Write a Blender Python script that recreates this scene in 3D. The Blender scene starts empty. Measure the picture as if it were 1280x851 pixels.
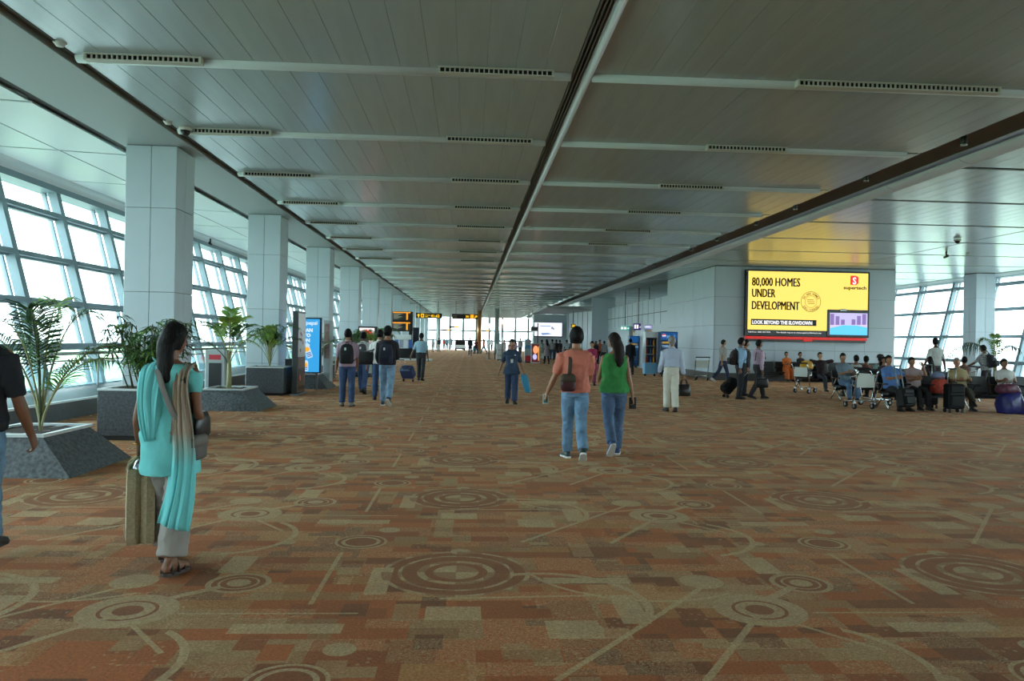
import bpy, bmesh, math, random
from mathutils import Vector, Matrix, noise

C = bpy.context.scene.collection
random.seed(7)
PI = math.pi

# ------------------------------------------------------------------ camera
FPX, EYE = 960.0, 1.57                       # focal length in pixels of a 1280 wide frame, eye height
YAW, ROLL = math.atan(53 / 960.0), 0.018
FW = Vector((math.sin(YAW), math.cos(YAW), 0))
_r0 = Vector((math.cos(YAW), -math.sin(YAW), 0)); _u0 = Vector((0, 0, 1))
RT = math.cos(ROLL) * _r0 + math.sin(ROLL) * _u0
UP = math.cos(ROLL) * _u0 - math.sin(ROLL) * _r0
cam_data = bpy.data.cameras.new('camera'); cam = bpy.data.objects.new('camera', cam_data); C.objects.link(cam)
cam_data.sensor_width = 36; cam_data.lens = FPX / 1280 * 36; cam_data.clip_end = 2000; cam_data.clip_start = 0.05
cam.matrix_world = Matrix(((RT.x, UP.x, -FW.x, 0), (RT.y, UP.y, -FW.y, 0), (RT.z, UP.z, -FW.z, EYE), (0, 0, 0, 1)))
bpy.context.scene.camera = cam

# ------------------------------------------------------------------ sky and exposure
SKY = 3.2
world = bpy.data.worlds.new('world'); bpy.context.scene.world = world; world.use_nodes = True
wn, wl = world.node_tree.nodes, world.node_tree.links
wbg = wn['Background']
wtc = wn.new('ShaderNodeTexCoord'); wsep = wn.new('ShaderNodeSeparateXYZ'); wramp = wn.new('ShaderNodeValToRGB')
wmap = wn.new('ShaderNodeMapRange'); wmap.inputs[1].default_value = -0.05; wmap.inputs[2].default_value = 1
wl.new(wtc.outputs['Generated'], wsep.inputs[0]); wl.new(wsep.outputs['Z'], wmap.inputs[0]); wl.new(wmap.outputs[0], wramp.inputs[0])
wramp.color_ramp.elements[0].color = (0.95, 0.99, 1.0, 1); wramp.color_ramp.elements[1].color = (0.78, 0.86, 0.92, 1)
wl.new(wramp.outputs[0], wbg.inputs[0]); wbg.inputs[1].default_value = SKY
sc = bpy.context.scene
sc.view_settings.view_transform = 'Standard'; sc.view_settings.look = 'None'; sc.view_settings.gamma = 1
sc.view_settings.use_curve_mapping = False; sc.view_settings.exposure = 1.55
sc.cycles.use_denoising = True
sc.cycles.max_bounces = 10; sc.cycles.diffuse_bounces = 7; sc.cycles.glossy_bounces = 4; sc.cycles.transparent_max_bounces = 16
sc.cycles.sample_clamp_indirect = 6.0

CEIL = 5.0
FAR = 118.0                                  # end of the hall
BACK = -14.0
LX, RX = -8.75, 23.9                         # feet of the two leaning glass facades

def at(px, py, z=0.0):
    """the point of the place on height z that the photograph shows at a pixel"""
    d = FW + (px - 640) / FPX * RT + (425.5 - py) / FPX * UP
    t = (z - EYE) / d.z
    return Vector((t * d.x, t * d.y, z))

def aty(px, py, y):
    d = FW + (px - 640) / FPX * RT + (425.5 - py) / FPX * UP
    t = y / d.y
    return Vector((t * d.x, y, EYE + t * d.z))

# ------------------------------------------------------------------ helpers
class MB:
    """collects shapes, builds ONE mesh object"""
    def __init__(s): s.v = []; s.f = []; s.m = []; s.sm = []; s.mi = 0
    def add(s, vs, fs, smooth=False):
        o = len(s.v); s.v += [tuple(v) for v in vs]
        for f in fs: s.f.append([i + o for i in f]); s.m.append(s.mi); s.sm.append(smooth)
    def box(s, x0, x1, y0, y1, z0, z1, M=None):
        vs = [Vector((x, y, z)) for z in (z0, z1) for y in (y0, y1) for x in (x0, x1)]
        if M is not None: vs = [M @ v for v in vs]
        s.add(vs, [(0, 2, 3, 1), (4, 5, 7, 6), (0, 1, 5, 4), (2, 6, 7, 3), (0, 4, 6, 2), (1, 3, 7, 5)])
    def cbox(s, x0, x1, y0, y1, z0, z1, c=0.01, M=None):
        """box with chamfered vertical and top edges"""
        prof = [(x0 + c, y0), (x1 - c, y0), (x1, y0 + c), (x1, y1 - c), (x1 - c, y1), (x0 + c, y1), (x0, y1 - c), (x0, y0 + c)]
        cx, cy = (x0 + x1) / 2, (y0 + y1) / 2
        def ring(z, k): return [Vector((p[0] - k * (1 if p[0] > cx else -1), p[1] - k * (1 if p[1] > cy else -1), z)) for p in prof]
        rs = [ring(z0, c), ring(z0 + c, 0), ring(z1 - c, 0), ring(z1, c)]
        vs = [v for r in rs for v in r]
        if M is not None: vs = [M @ v for v in vs]
        fs = [tuple(reversed(range(8))), tuple(range(24, 32))]
        for k in range(3):
            for i in range(8): fs.append((k * 8 + i, k * 8 + (i + 1) % 8, k * 8 + 8 + (i + 1) % 8, k * 8 + 8 + i))
        s.add(vs, fs)
    def rings(s, rs, cap=True, smooth=True, close=False):
        n = len(rs[0]); vs = [v for r in rs for v in r]; fs = []
        m = len(rs)
        for k in range(m if close else m - 1):
            k2 = (k + 1) % m
            for i in range(n): fs.append((k * n + i, k * n + (i + 1) % n, k2 * n + (i + 1) % n, k2 * n + i))
        if cap and not close: fs += [tuple(reversed(range(n))), tuple(range((m - 1) * n, m * n))]
        s.add(vs, fs, smooth)
    def tube(s, pts, rad, n=8, cap=True, flat=None, up=None, close=False):
        """tube along points; rad number or list; flat = (a, b) scales of the two cross axes"""
        pts = [Vector(p) for p in pts]; m = len(pts); rs = []
        a, b = flat or (1, 1); prev = None
        for i, p in enumerate(pts):
            if close: t = (pts[(i + 1) % m] - pts[i - 1]).normalized()
            else: t = (pts[min(i + 1, m - 1)] - pts[max(i - 1, 0)]).normalized()
            ref = prev if prev is not None else Vector(up) if up is not None else (Vector((0, 0, 1)) if abs(t.z) < 0.9 else Vector((1, 0, 0)))
            x = (ref - t * ref.dot(t))
            x = x.normalized() if x.length > 1e-6 else t.orthogonal().normalized()
            prev = x; y = t.cross(x)
            r = rad[i] if isinstance(rad, (list, tuple)) else rad
            rs.append([p + (x * math.cos(q) * a + y * math.sin(q) * b) * r for q in (2 * PI * k / n for k in range(n))])
        s.rings(rs, cap and not close, True, close)
    def lathe(s, prof, c=(0, 0, 0), n=16, smooth=True):
        c = Vector(c)
        s.rings([[c + Vector((r * math.cos(2 * PI * k / n), r * math.sin(2 * PI * k / n), z)) for k in range(n)] for r, z in prof], True, smooth)
    def prism(s, poly, d, M=None, smooth=False):
        """polygon of 3-D points extruded by vector d"""
        d = Vector(d); a = [Vector(p) for p in poly]; b = [p + d for p in a]; n = len(a)
        vs = a + b
        if M is not None: vs = [M @ v for v in vs]
        s.add(vs, [tuple(reversed(range(n))), tuple(range(n, 2 * n))] + [(i, (i + 1) % n, n + (i + 1) % n, n + i) for i in range(n)], smooth)
    def ell(s, c, r, M=None, nu=12, nv=8):
        c = Vector(c); rs = []
        for j in range(1, nv):
            t = PI * j / nv
            rs.append([Vector((r[0] * math.sin(t) * math.cos(2 * PI * k / nu), r[1] * math.sin(t) * math.sin(2 * PI * k / nu), -r[2] * math.cos(t))) for k in range(nu)])
        rs = [[c + (M @ v if M is not None else v) for v in q] for q in rs]
        s.rings(rs)
    def mesh(s, name, mats=()):
        me = bpy.data.meshes.new(name); me.from_pydata(s.v, [], s.f)
        for m in (mats if isinstance(mats, (list, tuple)) else [mats]): me.materials.append(m)
        me.polygons.foreach_set('material_index', s.m); me.polygons.foreach_set('use_smooth', s.sm); me.update()
        bm = bmesh.new(); bm.from_mesh(me); bmesh.ops.recalc_face_normals(bm, faces=bm.faces); bm.to_mesh(me); bm.free()
        return me
    def build(s, name, mats, parent=None, loc=None, rz=0):
        return link(name, s.mesh(name, mats), parent, loc, rz)

def link(name, me, parent=None, loc=None, rz=0):
    o = bpy.data.objects.new(name, me); C.objects.link(o)
    if parent is not None: o.parent = parent
    if loc is not None: o.location = loc
    if rz: o.rotation_euler.z = rz
    return o

def tag(o, label=None, cat=None, group=None, kind=None):
    if label: o['label'] = label
    if cat: o['category'] = cat
    if group: o['group'] = group
    if kind: o['kind'] = kind
    return o

def thing(name, label, cat, loc=(0, 0, 0), rz=0, group=None):
    o = bpy.data.objects.new(name, None); C.objects.link(o); o.location = loc; o.rotation_euler.z = rz
    o.empty_display_size = 0.1
    return tag(o, label, cat, group)

def kids(o): return [c for c in o.children]
def copy_tree(o, parent=None):
    c = o.copy(); C.objects.link(c)
    if parent is not None: c.parent = parent
    for ch in kids(o): copy_tree(ch, c)
    return c

def lin(c):
    return tuple(((v / 255) / 12.92 if v / 255 <= 0.04045 else ((v / 255 + 0.055) / 1.055) ** 2.4) for v in c)

_mats = {}
def mat(name, rgb=(128, 128, 128), rough=0.6, metal=0.0, var=0.0, vscale=8.0, bump=0.0, bscale=60.0, emit=None, estr=1.0, spec=0.5, trans=0.0, stretch=None):
    """procedural principled material; var = tone variation, bump = fine relief"""
    if name in _mats: return _mats[name]
    m = bpy.data.materials.new(name); m.use_nodes = True; _mats[name] = m
    nt = m.node_tree; b = nt.nodes['Principled BSDF']; L = nt.links.new
    col = (*lin(rgb), 1)
    b.inputs['Base Color'].default_value = col; b.inputs['Roughness'].default_value = rough
    b.inputs['Metallic'].default_value = metal; b.inputs['Specular IOR Level'].default_value = spec
    if trans: b.inputs['Transmission Weight'].default_value = trans
    if emit:
        b.inputs['Emission Color'].default_value = (*lin(emit), 1); b.inputs['Emission Strength'].default_value = estr
    if var or bump:
        tc = nt.nodes.new('ShaderNodeTexCoord'); vec = tc.outputs['Object']
        if stretch:
            mp = nt.nodes.new('ShaderNodeMapping'); mp.inputs['Scale'].default_value = stretch; L(vec, mp.inputs[0]); vec = mp.outputs[0]
        if var:
            n = nt.nodes.new('ShaderNodeTexNoise'); n.inputs['Scale'].default_value = vscale; n.inputs['Detail'].default_value = 5
            L(vec, n.inputs['Vector'])
            r = nt.nodes.new('ShaderNodeValToRGB'); e = r.color_ramp.elements
            e[0].position = 0.3; e[1].position = 0.7
            e[0].color = (*[c * (1 - var) for c in col[:3]], 1); e[1].color = (*[min(1, c * (1 + var)) for c in col[:3]], 1)
            L(n.outputs['Fac'], r.inputs[0]); L(r.outputs[0], b.inputs['Base Color'])
        if bump:
            n2 = nt.nodes.new('ShaderNodeTexNoise'); n2.inputs['Scale'].default_value = bscale; n2.inputs['Detail'].default_value = 3
            L(vec, n2.inputs['Vector'])
            bp = nt.nodes.new('ShaderNodeBump'); bp.inputs['Strength'].default_value = bump; bp.inputs['Distance'].default_value = 0.01
            L(n2.outputs['Fac'], bp.inputs['Height']); L(bp.outputs[0], b.inputs['Normal'])
    return m

def glass_mat():
    m = bpy.data.materials.new('window_glass'); m.use_nodes = True; nt = m.node_tree; nt.nodes.clear()
    o = nt.nodes.new('ShaderNodeOutputMaterial'); t = nt.nodes.new('ShaderNodeBsdfTransparent'); g = nt.nodes.new('ShaderNodeBsdfGlossy')
    lw = nt.nodes.new('ShaderNodeLayerWeight'); fr = nt.nodes.new('ShaderNodeMath'); fr.operation = 'POWER'; fr.inputs[1].default_value = 4.0
    nt.links.new(lw.outputs['Facing'], fr.inputs[0]); mx = nt.nodes.new('ShaderNodeMixShader')
    t.inputs[0].default_value = (0.86, 0.965, 0.98, 1); g.inputs[0].default_value = (1, 1, 1, 1); g.inputs[1].default_value = 0.02
    nt.links.new(fr.outputs[0], mx.inputs[0]); nt.links.new(t.outputs[0], mx.inputs[1]); nt.links.new(g.outputs[0], mx.inputs[2])
    nt.links.new(mx.outputs[0], o.inputs[0]); return m

# ------------------------------------------------------------------ materials of the hall
M_glass = glass_mat()
M_panel = mat('ceiling_panel_metal', (184, 195, 198), 0.22, 0.2, var=0.05, vscale=1.2, stretch=(6, 0.4, 1))
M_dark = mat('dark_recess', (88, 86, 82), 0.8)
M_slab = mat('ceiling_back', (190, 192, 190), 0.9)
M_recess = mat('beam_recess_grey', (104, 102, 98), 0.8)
M_nose = mat('white_nosing', (196, 203, 206), 0.45)
M_vent = mat('vent_frame_beige', (196, 194, 184), 0.5)
M_soffit = mat('soffit_paint', (164, 172, 174), 0.55)
M_clad = mat('column_cladding', (188, 200, 208), 0.42, var=0.02, vscale=2)
M_joint = mat('joint_grey', (92, 98, 100), 0.8)
M_steel = mat('brushed_steel', (170, 172, 172), 0.32, 0.9)
M_chrome = mat('chrome', (205, 208, 210), 0.16, 1.0)
M_alu = mat('window_aluminium', (132, 150, 158), 0.45, 0.2)
M_aisle = mat('aisle_ceiling_white', (208, 218, 218), 0.4)
M_white = mat('white_paint', (222, 228, 228), 0.5)
M_black = mat('black_plastic', (22, 22, 24), 0.45)
M_blackm = mat('black_metal', (34, 34, 36), 0.4, 0.3)
M_sill = mat('dark_sill_stone', (84, 88, 88), 0.5, var=0.1)
M_apron = mat('apron_concrete', (150, 152, 146), 0.9, var=0.15, vscale=0.05)
M_rubber = mat('rubber', (28, 28, 28), 0.8)
# ------------------------------------------------------------------ carpet
def carpet_mat():
    m = bpy.data.materials.new('patterned_carpet'); m.use_nodes = True; nt = m.node_tree; b = nt.nodes['Principled BSDF']
    N = nt.nodes.new; L = nt.links.new
    b.inputs['Roughness'].default_value = 0.95; b.inputs['Sheen Weight'].default_value = .12; b.inputs['Sheen Roughness'].default_value = .5; b.inputs['Sheen Tint'].default_value = (1, .66, .38, 1); b.inputs['Specular IOR Level'].default_value = 0.15
    tc = N('ShaderNodeTexCoord'); P = tc.outputs['Object']
    TU, TV = 3.653, 2.43
    A = Vector((-1.906, 4.467, 0))
    def vm(op, a, bb=None, c=None):
        n = N('ShaderNodeVectorMath'); n.operation = op
        for i, x in enumerate((a, bb, c)):
            if x is None: continue
            if isinstance(x, (tuple, Vector)): n.inputs[i].default_value = tuple(x)
            else: L(x, n.inputs[i])
        return n
    def ma(op, a, bb=None, c=None):
        n = N('ShaderNodeMath'); n.operation = op
        for i, x in enumerate((a, bb, c)):
            if x is None: continue
            if isinstance(x, (int, float)): n.inputs[i].default_value = x
            else: L(x, n.inputs[i])
        return n.outputs[0]
    def local(c):
        q = vm('SUBTRACT', P, A + Vector((c[0], c[1], 0)))
        return vm('WRAP', q.outputs[0], (TU / 2, TV / 2, 1000), (-TU / 2, -TV / 2, -1000)).outputs[0]
    def ramp(fac, stops, interp='CONSTANT'):
        r = N('ShaderNodeValToRGB'); r.color_ramp.interpolation = interp; e = r.color_ramp.elements
        while len(e) > 1: e.remove(e[-1])
        e[0].position = stops[0][0]; e[0].color = stops[0][1]
        for p, c in stops[1:]:
            k = e.new(p); k.color = c
        L(fac, r.inputs[0]); return r.outputs[0]
    W, K = (1, 1, 1, 1), (0, 0, 0, 1)
    def mix(f, a, c):
        n = N('ShaderNodeMix'); n.data_type = 'RGBA'
        if isinstance(f, float): n.inputs[0].default_value = f
        else: L(f, n.inputs[0])
        for i, x in ((6, a), (7, c)):
            if isinstance(x, tuple): n.inputs[i].default_value = x
            else: L(x, n.inputs[i])
        return n.outputs[2]
    rust = (*lin((166, 90, 50)), 1); rust2 = (*lin((138, 76, 46)), 1); brown = (*lin((100, 60, 42)), 1)
    khaki = (*lin((196, 170, 130)), 1); khaki2 = (*lin((158, 126, 90)), 1); ochre = (*lin((170, 120, 74)), 1)
    mid = (*lin((146, 110, 76)), 1)
    # patchwork of rectangles: two scales of square cells stretched two ways
    class S:
        pass
    def cells(w, h, seed, rot=0):
        mp = N('ShaderNodeMapping'); mp.inputs['Rotation'].default_value = (0, 0, rot); mp.inputs['Location'].default_value = (seed, seed * 1.7, 0)
        L(P, mp.inputs[0])
        outs = []
        for k in range(3):
            v = N('ShaderNodeTexBrick'); v.inputs['Scale'].default_value = 1; v.inputs['Mortar Size'].default_value = 0.0
            v.inputs['Brick Width'].default_value = w; v.inputs['Row Height'].default_value = h
            v.offset = (.37, .5, .61)[k]; v.squash = 1.6; v.squash_frequency = 3; v.inputs['Bias'].default_value = 0
            v.inputs['Color1'].default_value = K; v.inputs['Color2'].default_value = W
            mk = N('ShaderNodeVectorMath'); mk.operation = 'ADD'; L(mp.outputs[0], mk.inputs[0])
            mk.inputs[1].default_value = (0, 0, 0) if k == 0 else (w * 37 * k, h * 53 * 2 * k, 0)
            v.offset = .37
            L(mk.outputs[0], v.inputs['Vector']); s = N('ShaderNodeSeparateColor'); L(v.outputs['Color'], s.inputs[0]); outs.append(s.outputs[0])
        r = S(); r.outputs = outs; return r
    c1 = cells(.40, .30, 3.1); c2 = cells(.44, .15, 8.3); c3 = cells(.2, .15, 1.3, PI / 2)
    base = ramp(c1.outputs[0], [(0, rust), (.22, rust2), (.38, brown), (.48, ochre), (.6, rust), (.74, mid), (.92, khaki2)])
    base2 = ramp(c2.outputs[1], [(0, rust2), (.22, rust), (.46, mid), (.62, brown), (.78, khaki2), (.9, ochre)])
    base = mix(ramp(c2.outputs[0], [(0, K), (.6, W)]), base, base2)
    base3 = ramp(c3.outputs[1], [(0, brown), (.3, rust), (.6, khaki2), (.85, rust2)])
    base = mix(ramp(c3.outputs[0], [(0, K), (.76, W)]), base, base3)
    # paisley scrolls inside some patches
    wv = N('ShaderNodeTexNoise'); wv.inputs['Scale'].default_value = 10; wv.inputs['Detail'].default_value = 2.5; wv.inputs['Distortion'].default_value = 2.6; L(P, wv.inputs['Vector'])
    scroll = ramp(wv.outputs['Fac'], [(0, K), (.36, W), (.41, K), (.46, W), (.49, K), (.53, W), (.56, K), (.62, W), (.67, K)])
    sm = ma('MULTIPLY', scroll, ramp(c1.outputs[1], [(0, K), (.25, (.75, .75, .75, 1))]))
    SM = (sm, c2.outputs[2])
    # small flower dots
    v = N('ShaderNodeTexVoronoi'); v.voronoi_dimensions = '2D'; v.inputs['Scale'].default_value = 14; L(P, v.inputs['Vector'])
    dots = ma('MULTIPLY', ramp(v.outputs['Distance'], [(0, W), (.16, K)]), ramp(c3.outputs[2], [(0, K), (.8, (.4, .4, .4, 1))]))
    base = mix(dots, base, khaki)
    wr = N('ShaderNodeTexNoise'); wr.inputs['Scale'].default_value = 2.1; wr.inputs['Detail'].default_value = 6; wr.inputs['Roughness'].default_value = .65; L(P, wr.inputs['Vector'])
    base = mix(ramp(wr.outputs['Fac'], [(0, K), (.42, K), (.62, (.42, .42, .42, 1))], 'LINEAR'), base, rust)
    base = mix(ramp(wr.outputs['Fac'], [(0, (.5, .5, .5, 1)), (.42, K)], 'LINEAR'), base, khaki2)
    base = mix(ma('MULTIPLY', SM[0], .6), base, mix(ramp(SM[1], [(0, K), (.6, W)]), khaki, brown))
    mask = None
    def addm(x):
        nonlocal mask
        mask = x if mask is None else ma('MAXIMUM', mask, x)
    holes = None
    def addh(x):
        nonlocal holes
        holes = x if holes is None else ma('MAXIMUM', holes, x)
    def rings(c, stops, R):
        d = vm('LENGTH', local(c)).outputs['Value']
        d = ma('DIVIDE', d, R * 2)
        addm(ramp(d, [(p / 2, W if k else K) for p, k in stops]))
        addh(ramp(d, [(0, W), (.5, K)]))
    def line(a, bb, w):
        a, bb = Vector(a), Vector(bb); mid = (a + bb) / 2; t = (bb - a); ln = t.length; t.normalize()
        q = local(mid)
        al = ma('ABSOLUTE', vm('DOT_PRODUCT', q, (t.x, t.y, 0)).outputs['Value']); ac = ma('ABSOLUTE', vm('DOT_PRODUCT', q, (-t.y, t.x, 0)).outputs['Value'])
        addm(ma('MULTIPLY', ma('LESS_THAN', al, ln / 2), ma('LESS_THAN', ac, w / 2)))
    def arc(c, r, w, d, cosv):
        q = local(c); ln = vm('LENGTH', q).outputs['Value']
        dv = Vector(d).normalized()
        on = ma('LESS_THAN', ma('ABSOLUTE', ma('SUBTRACT', ln, r)), w / 2)
        addm(ma('MULTIPLY', on, ma('GREATER_THAN', vm('DOT_PRODUCT', q, (dv.x, dv.y, 0)).outputs['Value'], r * cosv)))
    def rect(c, sx, sy):
        s = N('ShaderNodeSeparateXYZ'); L(local(c), s.inputs[0])
        addm(ma('MULTIPLY', ma('LESS_THAN', ma('ABSOLUTE', s.outputs[0]), sx), ma('LESS_THAN', ma('ABSOLUTE', s.outputs[1]), sy)))
    line((-.05, -.1), (-.62, -.95), .04); line((.12, .18), (.38, .42), .06); line((-.19, .45), (-1.32, -.93), .035)
    line((.1, -.2), (.42, -.6), .03); line((.3, -.05), (1.3, -.05), .02); line((-1.9, .2), (-.9, .26), .03); line((1.0, .1), (1.0, 1.2), .03)
    arc((.0, -.75), .55, .045, (1, -.2), .45); arc((-.55, .95), .8, .03, (-.3, -1), .6); arc((2.4, .1), .6, .05, (.8, .6), .3)
    rect((-.78, .02), .08, .24); rect((-1.15, -.3), .15, .13); rect((.95, -.28), .3, .07); rect((1.84, -.05), .16, .11); rect((.35, .9), .09, .2)
    rect((2.7, .55), .28, .06); rect((1.35, .55), .07, .28)
    rings((0, 0), [(0, 0), (.3, 1), (.52, 0), (.6, 1), (1, 0)], .27)
    rings((.47, .50), [(0, 1), (.36, 0), (.56, 1), (.64, 0), (.82, 1), (1, 0)], .2)
    rings((-.19, .53), [(0, 1), (1, 0)], .145); rings((1.28, -.56), [(0, 1), (1, 0)], .085); rings((1.866, 1.23), [(0, 1), (1, 0)], .075)
    rings((.55, -.95), [(0, 1), (1, 0)], .06); rings((2.55, -.3), [(0, 1), (.5, 0), (.7, 1), (1, 0)], .12)
    rings((1.843, .73), [(0, 1), (.3, 0), (.42, 1), (.52, 0), (.72, 1), (.78, 0), (.93, 1), (1, 0)], .5)
    rings((1.1, 1.5), [(0, 0), (.6, 1), (.75, 0), (.88, 1), (1, 0)], .2)
    base = mix(ma('MULTIPLY', holes, .85), base, mix(.5, rust2, brown))
    n3 = N('ShaderNodeTexNoise'); n3.inputs['Scale'].default_value = 26; n3.inputs['Detail'].default_value = 3; L(P, n3.inputs['Vector'])
    kh = mix(n3.outputs['Fac'], khaki, (*lin((170, 150, 116)), 1))
    nm = N('ShaderNodeTexNoise'); nm.inputs['Scale'].default_value = 3.0; nm.inputs['Detail'].default_value = 4; L(P, nm.inputs['Vector'])
    # the big rings are cut into a chequer
    ck = N('ShaderNodeTexChecker'); ck.inputs['Scale'].default_value = 5.5; L(local((1.843, .73)), ck.inputs['Vector'])
    far = ma('GREATER_THAN', vm('LENGTH', local((1.843, .73))).outputs['Value'], .5)
    keep = ma('MAXIMUM', far, ma('MAXIMUM', ck.outputs['Fac'], .35))
    base = mix(ma('MULTIPLY', ma('MULTIPLY', mask, keep), ma('ADD', .5, ma('MULTIPLY', nm.outputs['Fac'], .5))), base, kh)
    nb = N('ShaderNodeTexNoise'); nb.inputs['Scale'].default_value = 34; nb.inputs['Detail'].default_value = 3; nb.inputs['Distortion'].default_value = 1.2; L(P, nb.inputs['Vector'])
    base = mix(ma('MULTIPLY', ramp(nb.outputs['Fac'], [(0, K), (.5, W), (.55, K), (.6, W), (.66, K)]), .42), base, rust2)
    # worn tone and pile
    n1 = N('ShaderNodeTexNoise'); n1.inputs['Scale'].default_value = 0.35; n1.inputs['Detail'].default_value = 2; L(P, n1.inputs['Vector'])
    n2 = N('ShaderNodeTexNoise'); n2.inputs['Scale'].default_value = 70; n2.inputs['Detail'].default_value = 2; L(P, n2.inputs['Vector'])
    hs = N('ShaderNodeHueSaturation')
    L(ma('ADD', ma('MULTIPLY', ma('SUBTRACT', n1.outputs['Fac'], .5), .35), ma('ADD', ma('MULTIPLY', ma('SUBTRACT', n2.outputs['Fac'], .5), 1.5), 1.1)), hs.inputs['Value'])
    L(base, hs.inputs['Color']); L(hs.outputs[0], b.inputs['Base Color'])
    bp = N('ShaderNodeBump'); bp.inputs['Strength'].default_value = .25; bp.inputs['Distance'].default_value = .01
    L(n2.outputs['Fac'], bp.inputs['Height']); L(bp.outputs[0], b.inputs['Normal'])
    return m

def struct(name, mb, m, parent=None):
    o = mb.build(name, m, parent)
    if parent is None: o['kind'] = 'structure'
    return o

b = MB(); b.box(-9.2, 25, BACK, FAR + .5, -.3, 0); struct('floor', b, carpet_mat())
b = MB(); b.box(-600, 600, -300, 900, -6.3, -6); o = b.build('apron_ground', M_apron); o['kind'] = 'structure'
M_grass = mat('apron_grass', (150, 176, 128), 0.95, var=0.15, vscale=0.2)
b = MB()
for x0, x1 in ((-75, -32), (-190, -110), (70, 150)): b.box(x0, x1, -250, 800, -5.99, -5.95)
o = b.build('grass_strip', M_grass); o['kind'] = 'stuff'; tag(o, 'pale green grass strips beyond the window glass', 'grass')

# ------------------------------------------------------------------ ceiling
BARS = [9.84 + 3.33 * k for k in range(-8, 33)]
ceil_main = None
def px_of(p):
    v = Vector(p) - Vector((0, 0, EYE)); d = v.dot(FW)
    if d < .5: return None
    return 640 + FPX * v.dot(RT) / d, 425.5 - FPX * v.dot(UP) / d, d

PW = 0.3636
_pm = {}
def panel_mesh(w, ln):
    k = (round(w, 3), round(ln, 3))
    if k not in _pm:
        b = MB(); b.cbox(-w / 2, w / 2, -ln / 2, ln / 2, 0, .03, .003); _pm[k] = b.mesh('panel', M_panel)
    return _pm[k]
def paneled(parent, x0, x1, rows, gap=.0025, z=CEIL, cap=288):
    n = max(1, round((x1 - x0) / PW)); w = (x1 - x0) / n; items = []
    for y0, y1 in rows:
        for i in range(n):
            cx, cy = x0 + (i + .5) * w, (y0 + y1) / 2
            best = 0
            for yy in (y0, cy, y1):
                q = px_of((cx, yy, z))
                if q and -60 < q[0] < 1340 and -80 < q[1] < 900: best = max(best, FPX * w / q[2])
            items.append((best, cx, cy, y1 - y0, w))
    items.sort(key=lambda t: -t[0]); rest = MB()
    for k, (s, cx, cy, ln, w) in enumerate(items):
        if k < cap and s > 9: link('panel', panel_mesh(w - gap, ln - gap), parent, (cx, cy, z))
        else: rest.box(cx - (w - gap) / 2, cx + (w - gap) / 2, cy - (ln - gap) / 2, cy + (ln - gap) / 2, z, z + .03)
    o = rest.build('panel', M_panel, parent); o['kind'] = 'stuff'

GX0, GX1 = -5.10, -4.93          # dark groove on the left
TX0, TX1 = 1.25, 1.43            # slotted trench
BX0, BX1, BX2 = 7.92, 8.80, 9.27 # dark recess and round nosing on the right
b = MB(); b.box(-10.2, BX0, BACK, FAR, CEIL + .12, CEIL + .3); b.box(BX1, 25.6, BACK, FAR, CEIL + .12, CEIL + .3)
b.box(BX0 - .04, BX0, BACK, FAR, CEIL + .02, CEIL + .3); b.box(BX1, BX1 + .04, BACK, FAR, CEIL + .02, CEIL + .3); b.box(BX0 - .04, BX1 + .04, BACK, FAR, CEIL + .25, CEIL + .3)
ceil_main = struct('ceiling', b, M_slab)
rows = [(BARS[i] + .05, BARS[i + 1] - .05) for i in range(len(BARS) - 1)]
paneled(ceil_main, GX1, TX0, rows, cap=150); paneled(ceil_main, TX1 + .09, BX0 - .02, rows, cap=140)
# dark linings
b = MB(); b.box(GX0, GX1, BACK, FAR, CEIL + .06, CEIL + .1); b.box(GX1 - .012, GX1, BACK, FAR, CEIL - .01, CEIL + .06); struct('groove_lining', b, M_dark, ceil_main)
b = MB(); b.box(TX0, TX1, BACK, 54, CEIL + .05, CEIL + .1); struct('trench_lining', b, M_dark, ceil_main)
for k in range(4):
    b = MB(); x = TX0 + .012 + k * .047; b.box(x, x + .016, BACK, 54, CEIL - .012, CEIL + .05); struct('slat', b, M_nose if k == 3 else mat('slat_grey', (112, 110, 104), .5), ceil_main)
def nosing(b, x0, x1, y, w=.15, d=.07, z=CEIL, axis='x'):
    n = 8; prof = [(math.cos(PI * i / n) * w / 2, -math.sin(PI * i / n) * d) for i in range(n + 1)] + [(-w / 2, .03), (w / 2, .03)]
    if axis == 'x': b.rings([[Vector((x, y + p, z + q)) for p, q in prof] for x in (x0, x1)], True, True)
    else: b.rings([[Vector((y + p, x, z + q)) for p, q in prof] for x in (x0, x1)], True, True)
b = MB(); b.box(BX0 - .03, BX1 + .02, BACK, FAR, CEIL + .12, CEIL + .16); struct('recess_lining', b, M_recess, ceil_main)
b = MB(); nosing(b, BACK, FAR, TX1 + .045, .09, .05, axis='y'); struct('nosing', b, M_nose, ceil_main)
for y in BARS:
    if y < 2: continue
    for x0, x1 in ((GX1, TX0 - .01), (TX1 + .09, BX0 - .3)):
        b = MB(); nosing(b, x0, x1, y, .16, .075); struct('nosing', b, M_nose, ceil_main)
b = MB()
n = 10; prof = [(BX1 + (BX2 - BX1) * i / n, CEIL - .07 * math.sin(PI * i / n) ** .7) for i in range(n + 1)] + [(BX2, CEIL + .1), (BX1, CEIL + .1)]
b.rings([[Vector((x, y, z)) for x, z in prof] for y in (BACK, FAR)], True, True); struct('edge_nosing', b, M_nose, ceil_main)
b = MB()
prof2 = [(x, z - .002) for x, z in prof[:n + 1]]
for y in [11 + 2.45 * k for k in range(40)]: b.rings([[Vector((x, yy, z)) for x, z in prof2] for yy in (y, y + .012)], False, True)
o = struct('nosing_joint', b, M_joint, ceil_main); o['kind'] = 'stuff'

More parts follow.
